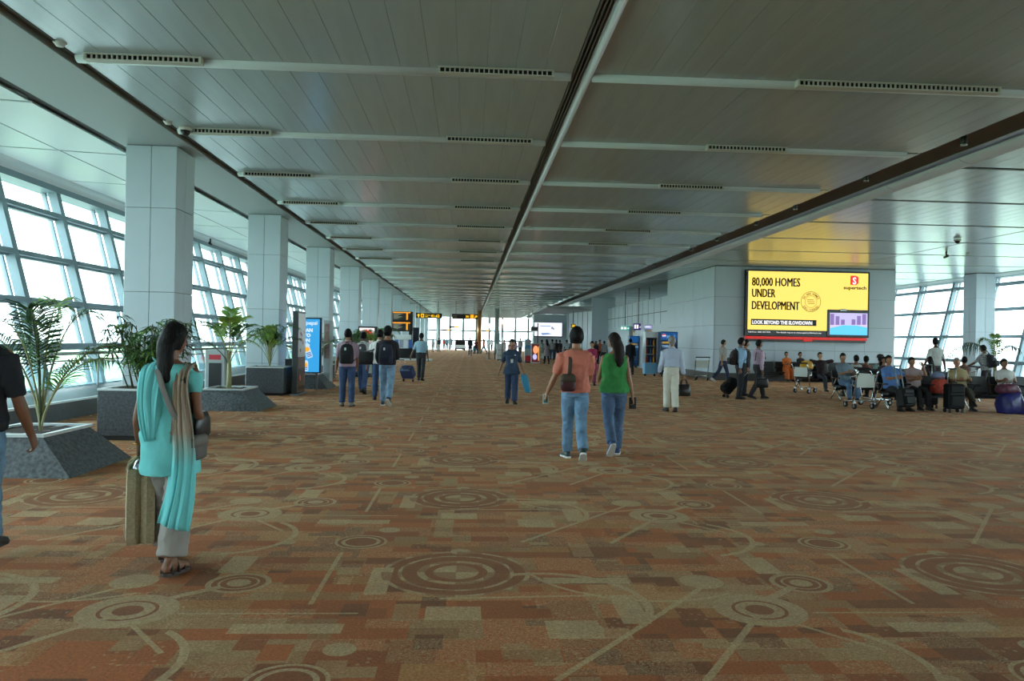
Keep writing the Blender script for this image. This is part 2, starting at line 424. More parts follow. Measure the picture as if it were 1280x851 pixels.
# right-hand ceiling with dark cross slots
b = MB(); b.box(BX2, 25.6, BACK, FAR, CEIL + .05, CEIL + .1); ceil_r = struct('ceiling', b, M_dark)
ROWR = [4.1 + 3.33 * k for k in range(33)]
paneled(ceil_r, BX2 + .02, 15.92, [(ROWR[i] + .09, ROWR[i + 1] - .09) for i in range(32)], cap=150)
paneled(ceil_r, 15.98, 23.68, [(ROWR[i] + .09, ROWR[i + 1] - .09) for i in range(32)], cap=130)
b = MB(); b.box(23.7, 25.6, BACK, FAR, CEIL - .02, CEIL + .04); struct('fascia', b, M_soffit, ceil_r)
# left aisle: soffit over the columns, sloped ceiling toward the glass
b = MB(); b.box(-6.34, GX0, BACK, FAR, CEIL - .02, CEIL + .1); soff = struct('ceiling', b, M_soffit)
b = MB(); b.box(-6.62, -6.34, BACK, FAR, CEIL + .06, CEIL + .1); struct('groove_lining', b, M_dark, soff)
ROWL = [5.2 + 3.33 * k for k in range(33)]
for i in range(32):
    for x0, x1 in ((-7.9, -6.62), (-9.4, -7.94)):
        b = MB(); z0 = CEIL; z = lambda x: CEIL + .12 * (-6.5 - x) / 2.9
        b.prism([(x0, 0, z(x0)), (x1, 0, z(x1)), (x1, 0, z(x1) + .03), (x0, 0, z(x0) + .03)], (0, 3.33 - .09, 0))
        b.build('panel', M_aisle, soff, (0, ROWL[i] + .045, 0))
b = MB()
prof = [(-9.42, CEIL + .12), (-9.6, CEIL + .1), (-9.75, CEIL + .03), (-9.86, CEIL - .1), (-10.1, CEIL - .1), (-10.1, CEIL + .2), (-9.42, CEIL + .2)]
b.rings([[Vector((x, y, z)) for x, z in prof] for y in (BACK, FAR)]); struct('cove', b, M_aisle, soff)

# vents on the cross bars
M_duct = mat('vent_dark', (20, 20, 20), .8)
def ceiling_vent(x0, x1, y, label):
    o = thing('ceiling_vent', label, 'vent', ((x0 + x1) / 2, y - .12, CEIL), 0, 'air vents along the ceiling bars')
    w = (x1 - x0) / 2
    b = MB(); b.box(-w, w, -.02, .05, -.07, -.002); b.build('duct', M_duct, o)
    b = MB(); b.box(-w - .03, w + .03, -.05, .06, -.085, -.07); b.box(-w - .03, w + .03, -.05, .06, -.012, 0); b.box(-w - .03, -w, -.05, .06, -.07, -.012); b.box(w, w + .03, -.05, .06, -.07, -.012); b.build('frame', M_vent, o)
    b = MB(); n = int(2 * w / .06)
    for k in range(1, n):
        x = -w + k * 2 * w / n; b.box(x - .008, x + .008, -.045, -.02, -.07, -.012)
    q = b.build('louvre', M_vent, o); q['kind'] = 'stuff'
    return o
for k in range(8):
    y = 9.84 + 3.33 * k
    rowname = ('first', 'second', 'third', 'fourth', 'fifth', 'sixth', 'seventh', 'eighth')[k]
    segs = [(-4.75, -3.4, 'beside the dark left ceiling groove'), (-.43, .98, 'beside the slotted ceiling trench')]
    segs.append((4.19, 6.85, 'long one between trench and dark beam recess') if k == 0 else (4.05, 5.4, 'between trench and dark beam recess'))
    for x0, x1, w in segs:
        if k > 5 and x0 > 3: continue
        ceiling_vent(x0, x1, y, 'slatted air vent on the %s ceiling bar, %s' % (rowname, w))
# small ceiling fittings
M_det = mat('fitting_white', (205, 205, 200), .4)
def fitting(px, py, kind, label, z=CEIL):
    p = at(px, py, z)
    o = thing(kind, label, 'ceiling fitting', p, 0)
    if kind == 'smoke_detector':
        b = MB(); b.lathe([(.06, 0), (.06, -.02), (.045, -.045), (.02, -.05)], n=14); b.build('housing', M_det, o)
        b = MB(); b.lathe([(.075, .005), (.075, -.008)], n=14); b.build('base_plate', M_det, o)
    elif kind == 'spot_camera':
        b = MB(); b.lathe([(.03, .02), (.03, -.12)], n=10); b.build('stem', M_blackm, o)
        b = MB(); b.tube([(0, -.1, -.14), (0, .1, -.18)], .045, 10); b.build('camera_body', M_black, o)
    elif kind == 'dome_camera':
        b = MB(); b.lathe([(.11, 0), (.11, -.05), (.08, -.06)], n=14); b.build('collar', M_det, o)
        b = MB(); b.lathe([(.078, -.06), (.07, -.1), (.04, -.135), (.01, -.14)], n=14); b.build('dome', M_black, o)
    return o
fitting(75, 53, 'smoke_detector', 'small round detector near the left groove before the first bar')
fitting(210, 152, 'smoke_detector', 'small round detector near the left groove before the second bar')
fitting(232, 159, 'dome_camera', 'white dome camera at the left end of the second ceiling bar')
fitting(660, 283, 'smoke_detector', 'small white detector just right of the slotted trench')
fitting(1197, 299, 'dome_camera', 'dome camera under the right ceiling, upper of three fittings', CEIL - .02)
fitting(1183, 315, 'spot_camera', 'tiny dark spot fitting hanging under the right ceiling', CEIL - .02)
fitting(1210, 317, 'smoke_detector', 'round detector under the right ceiling beside the spot fitting', CEIL - .02)
fitting(263, 299, 'spot_camera', 'dark little camera hanging over the window aisle past first column', CEIL + .02)
spots = [(1205, 176), (1078, 222), (985, 258), (932, 278), (885, 298), (850, 311), (808, 330), (780, 341)]
for i, (x, y) in enumerate(spots):
    p = at(x, y, CEIL + .02); p.x = min(max(p.x, BX0 + .1), BX1 - .1)
    o = thing('recess_spotlight', 'dark spot lamp hanging in the beam recess, %s from the right' % ('first', 'second', 'third', 'fourth', 'fifth', 'sixth', 'seventh', 'eighth')[i], 'spotlight', p, 0, 'spot lamps in the dark beam recess')
    b = MB(); b.lathe([(.012, .11), (.012, .06)], n=8); b.build('rod', M_blackm, o)
    b = MB(); b.lathe([(.045, .12), (.05, .1), (.05, -.06), (.04, -.07)], n=12); b.build('can', M_black, o)
    b = MB(); b.lathe([(.052, -.06), (.052, -.075), (.035, -.078)], n=12); b.build('trim_ring', M_steel, o)

# ------------------------------------------------------------------ glass facades
SILL = 0.41
def facade(name, sgn, x_foot, x_top, y0, step, n, zs, HEAD):
    root = thing(name, None, None, (0, 0, 0)); root['kind'] = 'structure'
    def X(z): return x_foot + (x_top - x_foot) * (z - SILL) / (HEAD - SILL)
    b = MB(); d = .09; q = .10 * sgn
    b.prism([(X(SILL) - q, -d, SILL), (X(SILL) + q, -d, SILL), (X(HEAD) + q, -d, HEAD), (X(HEAD) - q, -d, HEAD)], (0, 2 * d, 0)); mul = b.mesh('mullion', M_alu)
    b = MB(); b.prism([(X(SILL) + .2 * sgn, -.03, SILL), (X(SILL) + .3 * sgn, -.03, SILL), (X(HEAD) + .3 * sgn, -.03, HEAD), (X(HEAD) + .2 * sgn, -.03, HEAD)], (0, .06, 0)); fin = b.mesh('glazing_bar', M_alu)
    trs = []
    for z in zs[1:5]:
        x = X(z); b = MB(); b.box(x - .11, x + .11, .09, step - .09, z - .05, z + .05); b.box(x + .02, x + .16 * sgn, .09, step - .09, z - .1, z - .05) if sgn > 0 else b.box(x - .16, x - .02, .09, step - .09, z - .1, z - .05)
        trs.append(b.mesh('transom', M_alu))
    panes = []
    for za, zb in zip(zs[:-1], zs[1:]):
        b = MB(); xa, xb = X(za) + .26 * sgn, X(zb) + .26 * sgn
        b.prism([(xa, .06, za), (xb, .06, zb), (xb + .02 * sgn, .06, zb), (xa + .02 * sgn, .06, za)], (0, step - .12, 0)); panes.append(b.mesh('pane', M_glass))
    stp = MB()
    for i in range(n + 1):
        y = y0 + i * step
        link('mullion', mul, root, (0, y, 0))
        link('glazing_bar', fin, root, (0, y + .02, 0))
        if i < n:
            for t in trs: link('transom', t, root, (0, y, 0))
            for p in panes: link('pane', p, root, (0, y, 0))
    L_ = n * step
    b = MB(); b.box(X(SILL) - .14, X(SILL) + .35, y0, y0 + L_, SILL - .08, SILL) if sgn > 0 else b.box(X(SILL) - .35, X(SILL) + .14, y0, y0 + L_, SILL - .08, SILL)
    b.build('window_sill', M_alu, root)
    b = MB(); xx = sorted((X(HEAD) - .14 * sgn, X(HEAD) + .4 * sgn)); b.box(xx[0], xx[1], y0, y0 + L_, HEAD - .02, HEAD + .12); b.build('window_head', M_alu, root)
    return root
facade('window_1', -1, LX, -9.9, 16.4 - 2.37 * 12, 2.37, 54, [SILL, 1.28, 2.24, 3.23, 4.29, 4.88], 4.88)
facade('window_2', 1, RX, 25.0, 38.3 - 2.95 * 16, 2.95, 44, [SILL, 1.0, 2.18, 3.45, 4.65, 4.98], 4.98)
# low plinth and handrail along the left glass
b = MB(); b.prism([(-9.2, 0, 0), (-7.24, 0, 0), (-7.24, 0, .31), (-8.6, 0, .38), (-9.2, 0, .38)], (0, FAR - BACK, 0)); o = b.build('trim_1', M_sill, None, (0, BACK, 0)); o['kind'] = 'structure'
b = MB(); b.box(-7.3, -7.22, BACK, FAR, .31, .345); q = b.build('edge_strip', M_white, o, (0, -BACK, 0))
b = MB(); b.box(23.6, 24.8, BACK, FAR, 0, .38); o = b.build('trim_2', M_sill); o['kind'] = 'structure'
o = thing('handrail', 'steel handrail with glass infill along the left windows', 'handrail', (-8.35, 0, .36))
b = MB(); b.tube([(0, 0, .77), (0, 80, .77)], .035, 8); b.build('rail', M_steel, o)
b = MB(); b.tube([(0, 0, .62), (0, 80, .62)], .016, 6); b.build('rail', M_steel, o)
pm = MB(); pm.box(-.012, .012, -.03, .03, 0, .76); pm = pm.mesh('post', M_steel)
gm = MB(); gm.box(-.006, .006, .06, 2.31, .06, .56); gm = gm.mesh('pane', M_glass)
for k in range(33):
    link('post', pm, o, (0, k * 2.37 + 1.2, 0)); link('pane', gm, o, (0, k * 2.37 + 1.2, 0))

# far end wall of glass, back wall, side walls beyond the facades
root = thing('window_3', None, None); root['kind'] = 'structure'
for i in range(17):
    x = -9 + i * 2
    b = MB(); b.box(x - .16, x + .16, FAR - .25, FAR + .1, 0, CEIL + 1); b.build('mullion', M_alu, root)
    if i < 16:
        for z0, z1 in ((.1, 1.4), (1.5, 2.9), (3.0, 4.9)):
            b = MB(); b.box(x + .07, x + 1.93, FAR, FAR + .02, z0, z1); b.build('pane', M_glass, root)
for z in (1.45, 2.95):
    b = MB(); b.box(-9, 24, FAR - .2, FAR + .07, z - .12, z + .12); b.build('transom', M_alu, root)
b = MB(); b.box(-10, 25.6, BACK - .2, BACK, 0, CEIL + .2); struct('wall_back', b, M_clad)

# ------------------------------------------------------------------ columns
def pillar(x, y, lod):
    root = thing('pillar', None, None, (x, y, 0)); root['kind'] = 'structure'; W = .9; g = .008; t = .02
    b = MB(); b.box(t, W - t, t, W - t, 0, CEIL + .05); b.build('core', M_joint, root)
    zs = [0.12, .81, 2.33, 3.85, CEIL - .03]
    for za, zb in zip(zs[:-1], zs[1:]):
        for h in (0, 1):
            u0, u1 = h * W / 2 + g / 2, (h + 1) * W / 2 - g / 2
            for side in range(4 if lod else 2):
                b = MB()
                if side == 0: b.cbox(u0, u1, 0, t + .005, za + g / 2, zb - g / 2, .004)
                elif side == 1: b.cbox(W - t - .005, W, u0, u1, za + g / 2, zb - g / 2, .004)
                elif side == 2: b.cbox(0, t + .005, u0, u1, za + g / 2, zb - g / 2, .004)
                else: b.cbox(u0, u1, W - t - .005, W, za + g / 2, zb - g / 2, .004)
                b.build('panel', M_clad, root)
    b = MB(); b.box(-.012, W + .012, -.012, W + .012, 0, .12); b.build('skirting', M_steel, root)
    b = MB(); b.box(W - .03, W + .006, -.006, .03, .12, 1.9); b.build('corner_guard', M_steel, root)
    return root
for k in range(12): pillar(-6.24, 14.2 + 7.65 * k, k < 4)
for k in range(3): pillar(22.75, 33.4 + 9 * (k - 1), True)

# ------------------------------------------------------------------ right-hand block with the billboard
def wall_panels(root, p0, p1, z0, z1, nu, zs, nrm):
    """panels on a vertical rectangle from p0 to p1 (x, y), proud along nrm"""
    p0, p1, nv = Vector(p0), Vector(p1), Vector(nrm); t = (p1 - p0); ln = t.length; t.normalize(); g = .012
    for i in range(nu):
        for a, c in zip(zs[:-1], zs[1:]):
            q0 = p0 + t * (ln * i / nu + g / 2); q1 = p0 + t * (ln * (i + 1) / nu - g / 2)
            b = MB(); pts = [(q0.x, q0.y, a + g / 2), (q1.x, q1.y, a + g / 2), (q1.x, q1.y, c - g / 2), (q0.x, q0.y, c - g / 2)]
            b.prism(pts, (nv.x * .025, nv.y * .025, 0)); b.build('panel', M_clad, root)
BLK = (10.66, 18.75, 33.0, 41.0)
b = MB(); b.box(BLK[0], BLK[1], BLK[2], BLK[3], 0, CEIL + .02); wr = struct('wall_right', b, M_joint)
zsw = [.32, 1.35, 2.4, 3.65, CEIL - .02]
wall_panels(wr, (BLK[0], BLK[2]), (BLK[1], BLK[2]), 0, 0, 6, zsw, (0, -1, 0)); wall_panels(wr, (BLK[0], BLK[2]), (BLK[0], BLK[3]), 0, 0, 5, zsw, (-1, 0, 0)); wall_panels(wr, (BLK[1], BLK[2]), (BLK[1], BLK[3]), 0, 0, 5, zsw, (1, 0, 0))
b = MB(); b.box(BLK[0] - .04, BLK[1] + .04, BLK[2] - .04, BLK[2], 0, .3); b.box(BLK[0] - .04, BLK[0], BLK[2], BLK[3], 0, .3); o = struct('baseboard_right', b, mat('skirting_grey', (70, 68, 66), .5))
# lower block further on, with the doors
b = MB(); b.box(10.66, 18.7, 41.02, 59, 2.65, 4.15); b.box(10.66, 18.7, 41.02, 44.5, 0, 2.65); b.box(10.66, 18.7, 46.5, 49, 0, 2.65); b.box(10.66, 18.7, 51, 59, 0, 2.65); b.box(12.2, 18.7, 44.5, 51, 0, 2.65)
wf = struct('wall_far', b, M_clad)
for y in [42.5 + 1.5 * k for k in range(11)]:
    b = MB(); b.box(10.648, 10.665, y, y + .02, 2.66, 4.14); b.build('joint', M_joint, wf)
b = MB(); b.box(10.62, 10.66, 41.02, 59, 3.3, 3.33); b.build('joint', M_joint, wf)
for k, y in enumerate((44.6, 49.1)):
    r = thing('door_%d' % (k + 1), None, None, (10.9, y, 0)); r['kind'] = 'structure'
    b = MB(); b.box(-.02, .04, .06, 1.74, .02, 2.25); b.build('leaf', mat('door_white', (206, 212, 210), .5), r)
    b = MB(); b.box(-.05, .05, 0, .06, 0, 2.35); b.box(-.05, .05, 1.74, 1.8, 0, 2.35); b.box(-.05, .05, .06, 1.74, 2.26, 2.35); b.build('frame', mat('door_tan', (186, 140, 104), .5), r)
    b = MB(); b.tube([(-.07, .2, .95), (-.07, .2, 1.25)], .015, 6); b.build('handle', M_steel, r)
# distant blocks
b = MB(); b.box(10.7, 20, 72, 74, 0, CEIL + .02); struct('wall_far', b, M_clad)
b = MB(); b.box(9.4, 11.2, 58.9, 59.1, 0, CEIL); o = struct('wall_far', b, M_clad)
M_copper = mat('copper_cladding', (196, 140, 92), .3, .5)
for x, y, mm in ((1.12, 90, M_copper), (2.95, 84, M_soffit), (9.4, 100, M_soffit), (-4.2, 104, M_clad)):
    r = thing('pillar', None, None, (x, y, 0)); r['kind'] = 'structure'
    b = MB(); b.lathe([(.27, .3), (.27, CEIL + .05)], n=18); b.build('shaft', mm, r)
    b = MB(); b.lathe([(.31, 0), (.31, .28), (.28, .3)], n=18); b.build('collar', M_steel, r)
# ------------------------------------------------------------------ people
_scratch = []
_tmp = bpy.data.scenes.new('remesh_scratch')
def remesh(mb, vox, smooth=3, name='body', mats=(), wr=None, fac=.5):
    """one continuous skin over the collected lofts; wr = (amplitude, scale, z stretch) of cloth folds"""
    me = mb.mesh('scratch', ())
    ob = bpy.data.objects.new('scratch', me); _tmp.collection.objects.link(ob)
    r = ob.modifiers.new('r', 'REMESH'); r.mode = 'VOXEL'; r.voxel_size = vox; r.use_smooth_shade = True
    if smooth: q = ob.modifiers.new('s', 'SMOOTH'); q.factor = fac; q.iterations = smooth
    with bpy.context.temp_override(scene=_tmp, view_layer=_tmp.view_layers[0]): dg = bpy.context.evaluated_depsgraph_get()
    dg.update(); nm = bpy.data.meshes.new_from_object(ob.evaluated_get(dg)); nm.name = name
    _scratch.append(me); bpy.data.objects.remove(ob)
    nm.materials.clear()
    for m in (mats if isinstance(mats, (list, tuple)) else [mats]): nm.materials.append(m)
    if wr:
        amp, scl, zs = wr
        n = len(nm.vertices); co = [0.0] * (3 * n); no = [0.0] * (3 * n)
        nm.vertices.foreach_get('co', co); nm.vertices.foreach_get('normal', no)
        nz = noise.noise
        for i in range(0, 3 * n, 3):
            x, y, z = co[i] * scl, co[i + 1] * scl, co[i + 2] * scl * zs
            d = amp * max(-.25, (1 - 2 * abs(nz((x, y, z)))) * .8 - .1 + nz((x * 2.3 + 5, y * 2.3, z * 2)) * .5)
            co[i] += no[i] * d; co[i + 1] += no[i + 1] * d; co[i + 2] += no[i + 2] * d
        nm.vertices.foreach_set('co', co)
    nm.update()
    return nm

def append_mesh(me, mb, mats):
    """adds the shapes of mb (material indices kept) to a finished mesh"""
    bm = bmesh.new(); bm.from_mesh(me)
    vs = [bm.verts.new(v) for v in mb.v]
    fs = []
    for f, m, s in zip(mb.f, mb.m, mb.sm):
        try: q = bm.faces.new([vs[i] for i in f])
        except ValueError: continue
        q.material_index = m; q.smooth = s; fs.append(q)
    bmesh.ops.recalc_face_normals(bm, faces=fs)
    bm.to_mesh(me); bm.free()
    for m in mats: me.materials.append(m)

def skin(name, rgb): return mat(name, rgb, .5, bump=.05, bscale=120)
SK = {'a': skin('skin_brown', (128, 84, 60)), 'b': skin('skin_tan', (158, 110, 80)), 'c': skin('skin_deep', (98, 64, 46)), 'd': skin('skin_light', (184, 138, 106))}
M_hair = mat('black_hair', (17, 14, 13), .62, spec=.2, bump=.5, bscale=160, stretch=(1, 1, .15))
M_hairb = mat('brown_hair', (36, 24, 19), .6, spec=.2, bump=.5, bscale=160, stretch=(1, 1, .15))
M_hairg = mat('grey_hair', (138, 134, 130), .5, bump=.5, bscale=140)
M_eye = mat('eye_white', (225, 222, 215), .3); M_iris = mat('eye_dark', (24, 16, 12), .2); M_lip = mat('lips', (132, 72, 64), .45)
def cloth(rgb, kind='cotton'):
    k = 'cloth_%s_%d_%d_%d' % (kind, *rgb)
    if kind == 'denim': return mat(k, rgb, .85, var=.28, vscale=7, bump=.25, bscale=240)
    if kind == 'knit': return mat(k, rgb, .9, var=.08, vscale=9, bump=.2, bscale=180)
    if kind == 'print': return mat(k, rgb, .8, var=.55, vscale=26, bump=.15, bscale=90)
    return mat(k, rgb, .8, var=.07, vscale=6, bump=.2, bscale=130)
def shoe_mat(rgb): return mat('shoe_%d_%d_%d' % rgb, rgb, .5, bump=.1)
M_sole_w = mat('sole_white', (215, 215, 210), .6); M_sole_d = mat('sole_dark', (30, 28, 27), .7)

def rX(a): return Matrix.Rotation(a, 3, 'X')
def rZ(a): return Matrix.Rotation(a, 3, 'Z')
def rY(a): return Matrix.Rotation(a, 3, 'Y')
def rad(a): return math.radians(a)
def bend(a, b, c, r=.25):
    """polyline a-b-c rounded at b"""
    p = b + (a - b) * r; q = b + (c - b) * r
    mid = [(p * (1 - t) ** 2 + b * 2 * t * (1 - t) + q * t * t) for t in (0, .25, .5, .75, 1)]
    return [a, a.lerp(b, .3), a.lerp(b, .55)] + mid + [b.lerp(c, .5), b.lerp(c, .75), c]
def along(pts, f):
    """cut a polyline at fraction f of its length"""
    ls = [(pts[i + 1] - pts[i]).length for i in range(len(pts) - 1)]; tot = sum(ls) * f; out = [pts[0]]
    for i, l in enumerate(ls):
        if tot <= l: out.append(pts[i].lerp(pts[i + 1], tot / max(l, 1e-6))); break
        tot -= l; out.append(pts[i + 1])
    return out
def fr(pts):
    ls = [0]
    for i in range(len(pts) - 1): ls.append(ls[-1] + (pts[i + 1] - pts[i]).length)
    return [l / ls[-1] for l in ls]
def ip(tab, t):
    for (a, va), (b, vb) in zip(tab[:-1], tab[1:]):
        if t <= b: return va + (vb - va) * (t - a) / max(b - a, 1e-6)
    return tab[-1][1]
def limb(mb, pts, tab, n=10, add=0, mul=1):
    mb.tube(pts, [ip(tab, t) * mul + add for t in fr(pts)], n)

def head_point(v, s, hairy=0):
    x, y, z = v
    ry = .093 if y > 0 else .1
    px, py, pz = x * .076, y * ry, z * .115
    if z < 0:
        t = -z; px *= 1 - .30 * t ** 1.3
        if y < 0: py *= 1 - .5 * t
        else: py *= 1 - .06 * t
    if y > 0:
        g = lambda cx, cz, sx, sz: math.exp(-((px - cx) / sx) ** 2 - ((pz - cz) / sz) ** 2)
        py += .024 * g(0, -.024, .012, .02) + .012 * g(0, -.004, .009, .02) - .009 * (g(.031, .012, .016, .012) + g(-.031, .012, .016, .012)) + .005 * g(0, .034, .05, .012)
        py += .006 * g(0, -.062, .022, .012) + .009 * g(0, -.1, .022, .018)
    return Vector((px, py, pz)) * s
def sph(nu=28, nv=20):
    for j in range(1, nv):
        t = PI * j / nv
        yield [(math.sin(t) * math.cos(2 * PI * k / nu), math.sin(t) * math.sin(2 * PI * k / nu), -math.cos(t)) for k in range(nu)]

def hand(mb, W, d, n, s, curl, side, thumb=.5):
    """five separate fingers on a palm; d along the hand, n palm normal"""
    d = d.normalized(); n = (n - d * n.dot(d)).normalized(); w = d.cross(n)
    tw = w if side > 0 else -w
    # w points to the thumb side
    pl = .092 * s
    rs = []
    for f, a, b in ((-.1, .026, .02), (.15, .034, .018), (.5, .041, .016), (.85, .042, .013), (1.0, .038, .010)):
        c = W + d * pl * f
        rs.append([c + (tw * math.cos(q) * a + n * math.sin(q) * b) * s for q in (2 * PI * k / 10 for k in range(10))])
    mb.rings(rs)
    tip = None
    for i, (o, ln) in enumerate(((.03, .07), (.0105, .08), (-.0095, .075), (-.029, .058))):
        p = W + d * pl * .93 + tw * o * s; a = .12 + (0.1 if curl > .8 else 0); pts = [p]
        for k in range(3):
            a += curl * (.75 if k == 0 else 1)
            dd = d * math.cos(a) + n * math.sin(a) + tw * (o * 1.2)
            p = p + dd.normalized() * ln * s * (.42, .33, .25)[k]; pts.append(p)
        pts = [pts[0], pts[0].lerp(pts[1], .5), pts[1], pts[1].lerp(pts[2], .5), pts[2], pts[3]]
        mb.tube(pts, [.0095 * s, .009 * s, .0088 * s, .008 * s, .0078 * s, .0055 * s], 7)
        if i == 1: tip = pts[2]
    p = W + d * pl * .22 + tw * .027 * s
    q1 = p + (d * .7 + tw * .65 + n * .25).normalized() * .04 * s
    q2 = q1 + (d * .9 + tw * (.35 - .5 * thumb) + n * (.2 + thumb * .8)).normalized() * .03 * s
    q3 = q2 + (d * .8 + tw * (.1 - .6 * thumb) + n * (.3 + thumb)).normalized() * .024 * s
    mb.tube([p - d * .01, q1, q2, q3], [.014 * s, .0115 * s, .010 * s, .007 * s], 8)
    return tip

TORSO_M = [(-.085, .0, .10, .085), (-.03, -.005, .155, .112), (.03, -.01, .168, .118), (.10, -.004, .156, .108), (.17, .004, .150, .104), (.26, .008, .160, .112), (.35, .008, .174, .122), (.42, .0, .182, .116), (.46, -.010, .178, .102), (.49, -.018, .150, .088), (.52, -.022, .108, .072), (.55, -.02, .070, .060)]
TORSO_F = [(-.085, .0, .10, .085), (-.03, -.012, .160, .118), (.03, -.016, .170, .124), (.10, -.004, .148, .106), (.17, .004, .128, .094), (.26, .010, .138, .105), (.345, .022, .150, .124), (.42, .0, .158, .104), (.46, -.010, .154, .092), (.49, -.018, .128, .080), (.52, -.022, .092, .064), (.55, -.02, .060, .054)]
ARM = [(0, .056), (.12, .056), (.3, .047), (.48, .039), (.55, .040), (.66, .042), (.85, .032), (1, .026)]
LEG = [(0, .085), (.12, .086), (.3, .074), (.47, .055), (.53, .052), (.65, .058), (.8, .044), (.95, .036), (1, .036)]

def person(label, x, y, face, H=1.72, sk='a', sex='m', lean=0, twist=0, legs=((12, 4, 3, None), (-10, 14, 3, None)), arms=((-8, 8, 12, 0, .35), (8, 8, 12, 0, .35)),
           head=(0, 0, 0), top=None, bottom=None, shoe=(30, 28, 28), sole='d', hair='short', hmat=None, vox=.014, hz=None, z0=0, group=None, fat=1.0, extra=None, bare_feet=False):
    """face: 0 looks away along the hall (+Y), 90 looks to -X, -90 to +X, 180 back at the entrance. legs/arms = (left, right):
    leg = (thigh pitch, knee bend, abduction, toe-down or None for flat); arm = (pitch, abduction, elbow bend, inward turn, finger curl)"""
    s = H / 1.75; root = thing('person', label, 'person', (x, y, z0), rad(face), group)
    sw, hw = (.172 if sex == 'm' else .15) * s, .088 * s
    L1, L2, AH = .24 * H, .232 * H, .082 * s
    U1, U2 = .172 * H, .15 * H
    # legs by forward kinematics from the pelvis at the origin
    J = {}; low = 9
    for i, sd in ((0, -1), (1, 1)):
        a, k, ab, fp = legs[i]; a, k, ab = rad(a), rad(k), rad(ab)
        hip = Vector((sd * hw, 0, -.03 * s))
        dv = Vector((sd * math.sin(ab), math.sin(a), -math.cos(a) * math.cos(ab))).normalized(); kn = hip + dv * L1
        b = a - k; dv2 = Vector((sd * math.sin(ab) * .3, math.sin(b), -math.cos(b))).normalized(); an = kn + dv2 * L2
        f = rad(fp) if fp is not None else 0
        FM = rZ(-sd * rad(9)) @ rX(-f)
        J[sd] = (hip, kn, an, FM)
        for q in ((0, -.06 * s, -AH), (0, .17 * s, -AH)): low = min(low, (an + FM @ Vector(q)).z)
    pz = hz if hz is not None else -low
    P = Vector((0, 0, pz))
    for sd in J: h, kn, an, FM = J[sd]; J[sd] = (h + P, kn + P, an + P, FM)
    TM = rZ(rad(twist)) @ rX(-rad(lean))
    def T(v): return P + TM @ Vector(v)
    tors = TORSO_M if sex == 'm' else TORSO_F
    def torso(mb, z0_, z1_, add=0, flare=0, n=20, front=0):
        rs = []
        zs = [r for r in tors if z0_ <= r[0] <= z1_]
        if z0_ < tors[0][0]: zs = [(z0_, 0, tors[1][2], tors[1][3])] + [r for r in zs if r[0] > -.05]
        for z, yo, rx, ry in zs:
            bel = fat if -.05 < z < .36 else 1
            k = 1 + flare * max(0, .15 - z)
            rs.append([T(((rx * bel ** .6 * k + add) * s * math.copysign(abs(math.cos(q)) ** .85, math.cos(q)),
                          (yo + (front if math.sin(q) > 0 else 0)) * s + (ry * (bel if math.sin(q) > 0 else 1) * k + add) * s * math.copysign(abs(math.sin(q)) ** .9, math.sin(q)), z * s)) for q in (2 * PI * j / n for j in range(n))])
        mb.rings(rs)
    ap = {}; hands = {}
    for i, sd in ((0, -1), (1, 1)):
        a, ab, e, iy, cu = arms[i][:5]
        a, ab, e, iy = rad(a), rad(ab), rad(e), rad(iy)
        S = T((sd * sw, -.012 * s, .452 * s))
        A1 = TM @ Vector((sd * math.sin(ab), math.sin(a) * math.cos(ab), -math.cos(a) * math.cos(ab)))
        E = S + A1.normalized() * U1
        loc = Vector((-sd * math.sin(iy) * math.sin(e + .001) * 1.0, 0, 0))
        A2 = TM @ (Vector((sd * math.sin(ab) * math.cos(e), math.sin(a + e) * math.cos(ab) * (math.cos(iy) if e > .3 else 1), -math.cos(a + e) * math.cos(ab))) + loc)
        W = E + A2.normalized() * U2
        ap[sd] = bend(S, E, W); nrm = TM @ Vector((-sd, 0.15, 0))
        if len(arms[i]) > 5: nrm = TM @ Vector(arms[i][5])
        hands[sd] = (W, A2.normalized(), nrm, cu)
    lp = {sd: bend(J[sd][0], J[sd][1], J[sd][2], .2) for sd in J}
    # head
    NB = T((0, -.02 * s, .53 * s)); HM = TM @ rZ(rad(head[0])) @ rX(rad(head[1])) @ rY(rad(head[2]))
    HC = NB + TM @ Vector((0, .022 * s, .052 * s)) + HM @ Vector((0, .012 * s, .112 * s)); hs = s * 1.0
    b = MB(); torso(b, -.09, .6)
    b.tube([T((0, -.02 * s, .49 * s)), NB + TM @ Vector((0, 0, .02 * s)), HC + HM @ Vector((0, -.02, -.06)) * s, HC + HM @ Vector((0, -.015, 0)) * s], [.075 * s, .056 * s, .054 * s, .05 * s] if sex == 'm' else [.065 * s, .048 * s, .046 * s, .045 * s], 14)
    for sd in (-1, 1):
        b.ell(ap[sd][0], (.055 * s,) * 3); limb(b, ap[sd], ARM, 10, 0, s * (1 if sex == 'm' else .86)); limb(b, lp[sd], LEG, 12, 0, s)
    rs = [[HC + HM @ head_point(v, hs) for v in r] for r in sph()]
    b.rings(rs)
    for sd in (-1, 1): b.ell(HC + HM @ Vector((sd * .076, -.008, -.005)) * s, (.009 * s, .018 * s, .03 * s), HM)
    fine = vox <= .0105
    if fine:
        for sd in (-1, 1): hand(b, *hands[sd][:3], s, hands[sd][3], sd)
    if bare_feet:
        for sd in (-1, 1): foot(b, J[sd], AH, s, 0, .9)
    me = remesh(b, vox if not fine else .0072, 2, 'body', [SK[sk]], None, .4)
    x2 = MB()
    if not fine:
        for sd in (-1, 1): hand(x2, *hands[sd][:3], s, hands[sd][3], sd)
    x2.mi = 1
    for sd in (-1, 1): x2.ell(HC + HM @ Vector((sd * .031, .079, .012)) * s, (.0135 * s, .009 * s, .008 * s), HM, 10, 6)
    x2.mi = 2
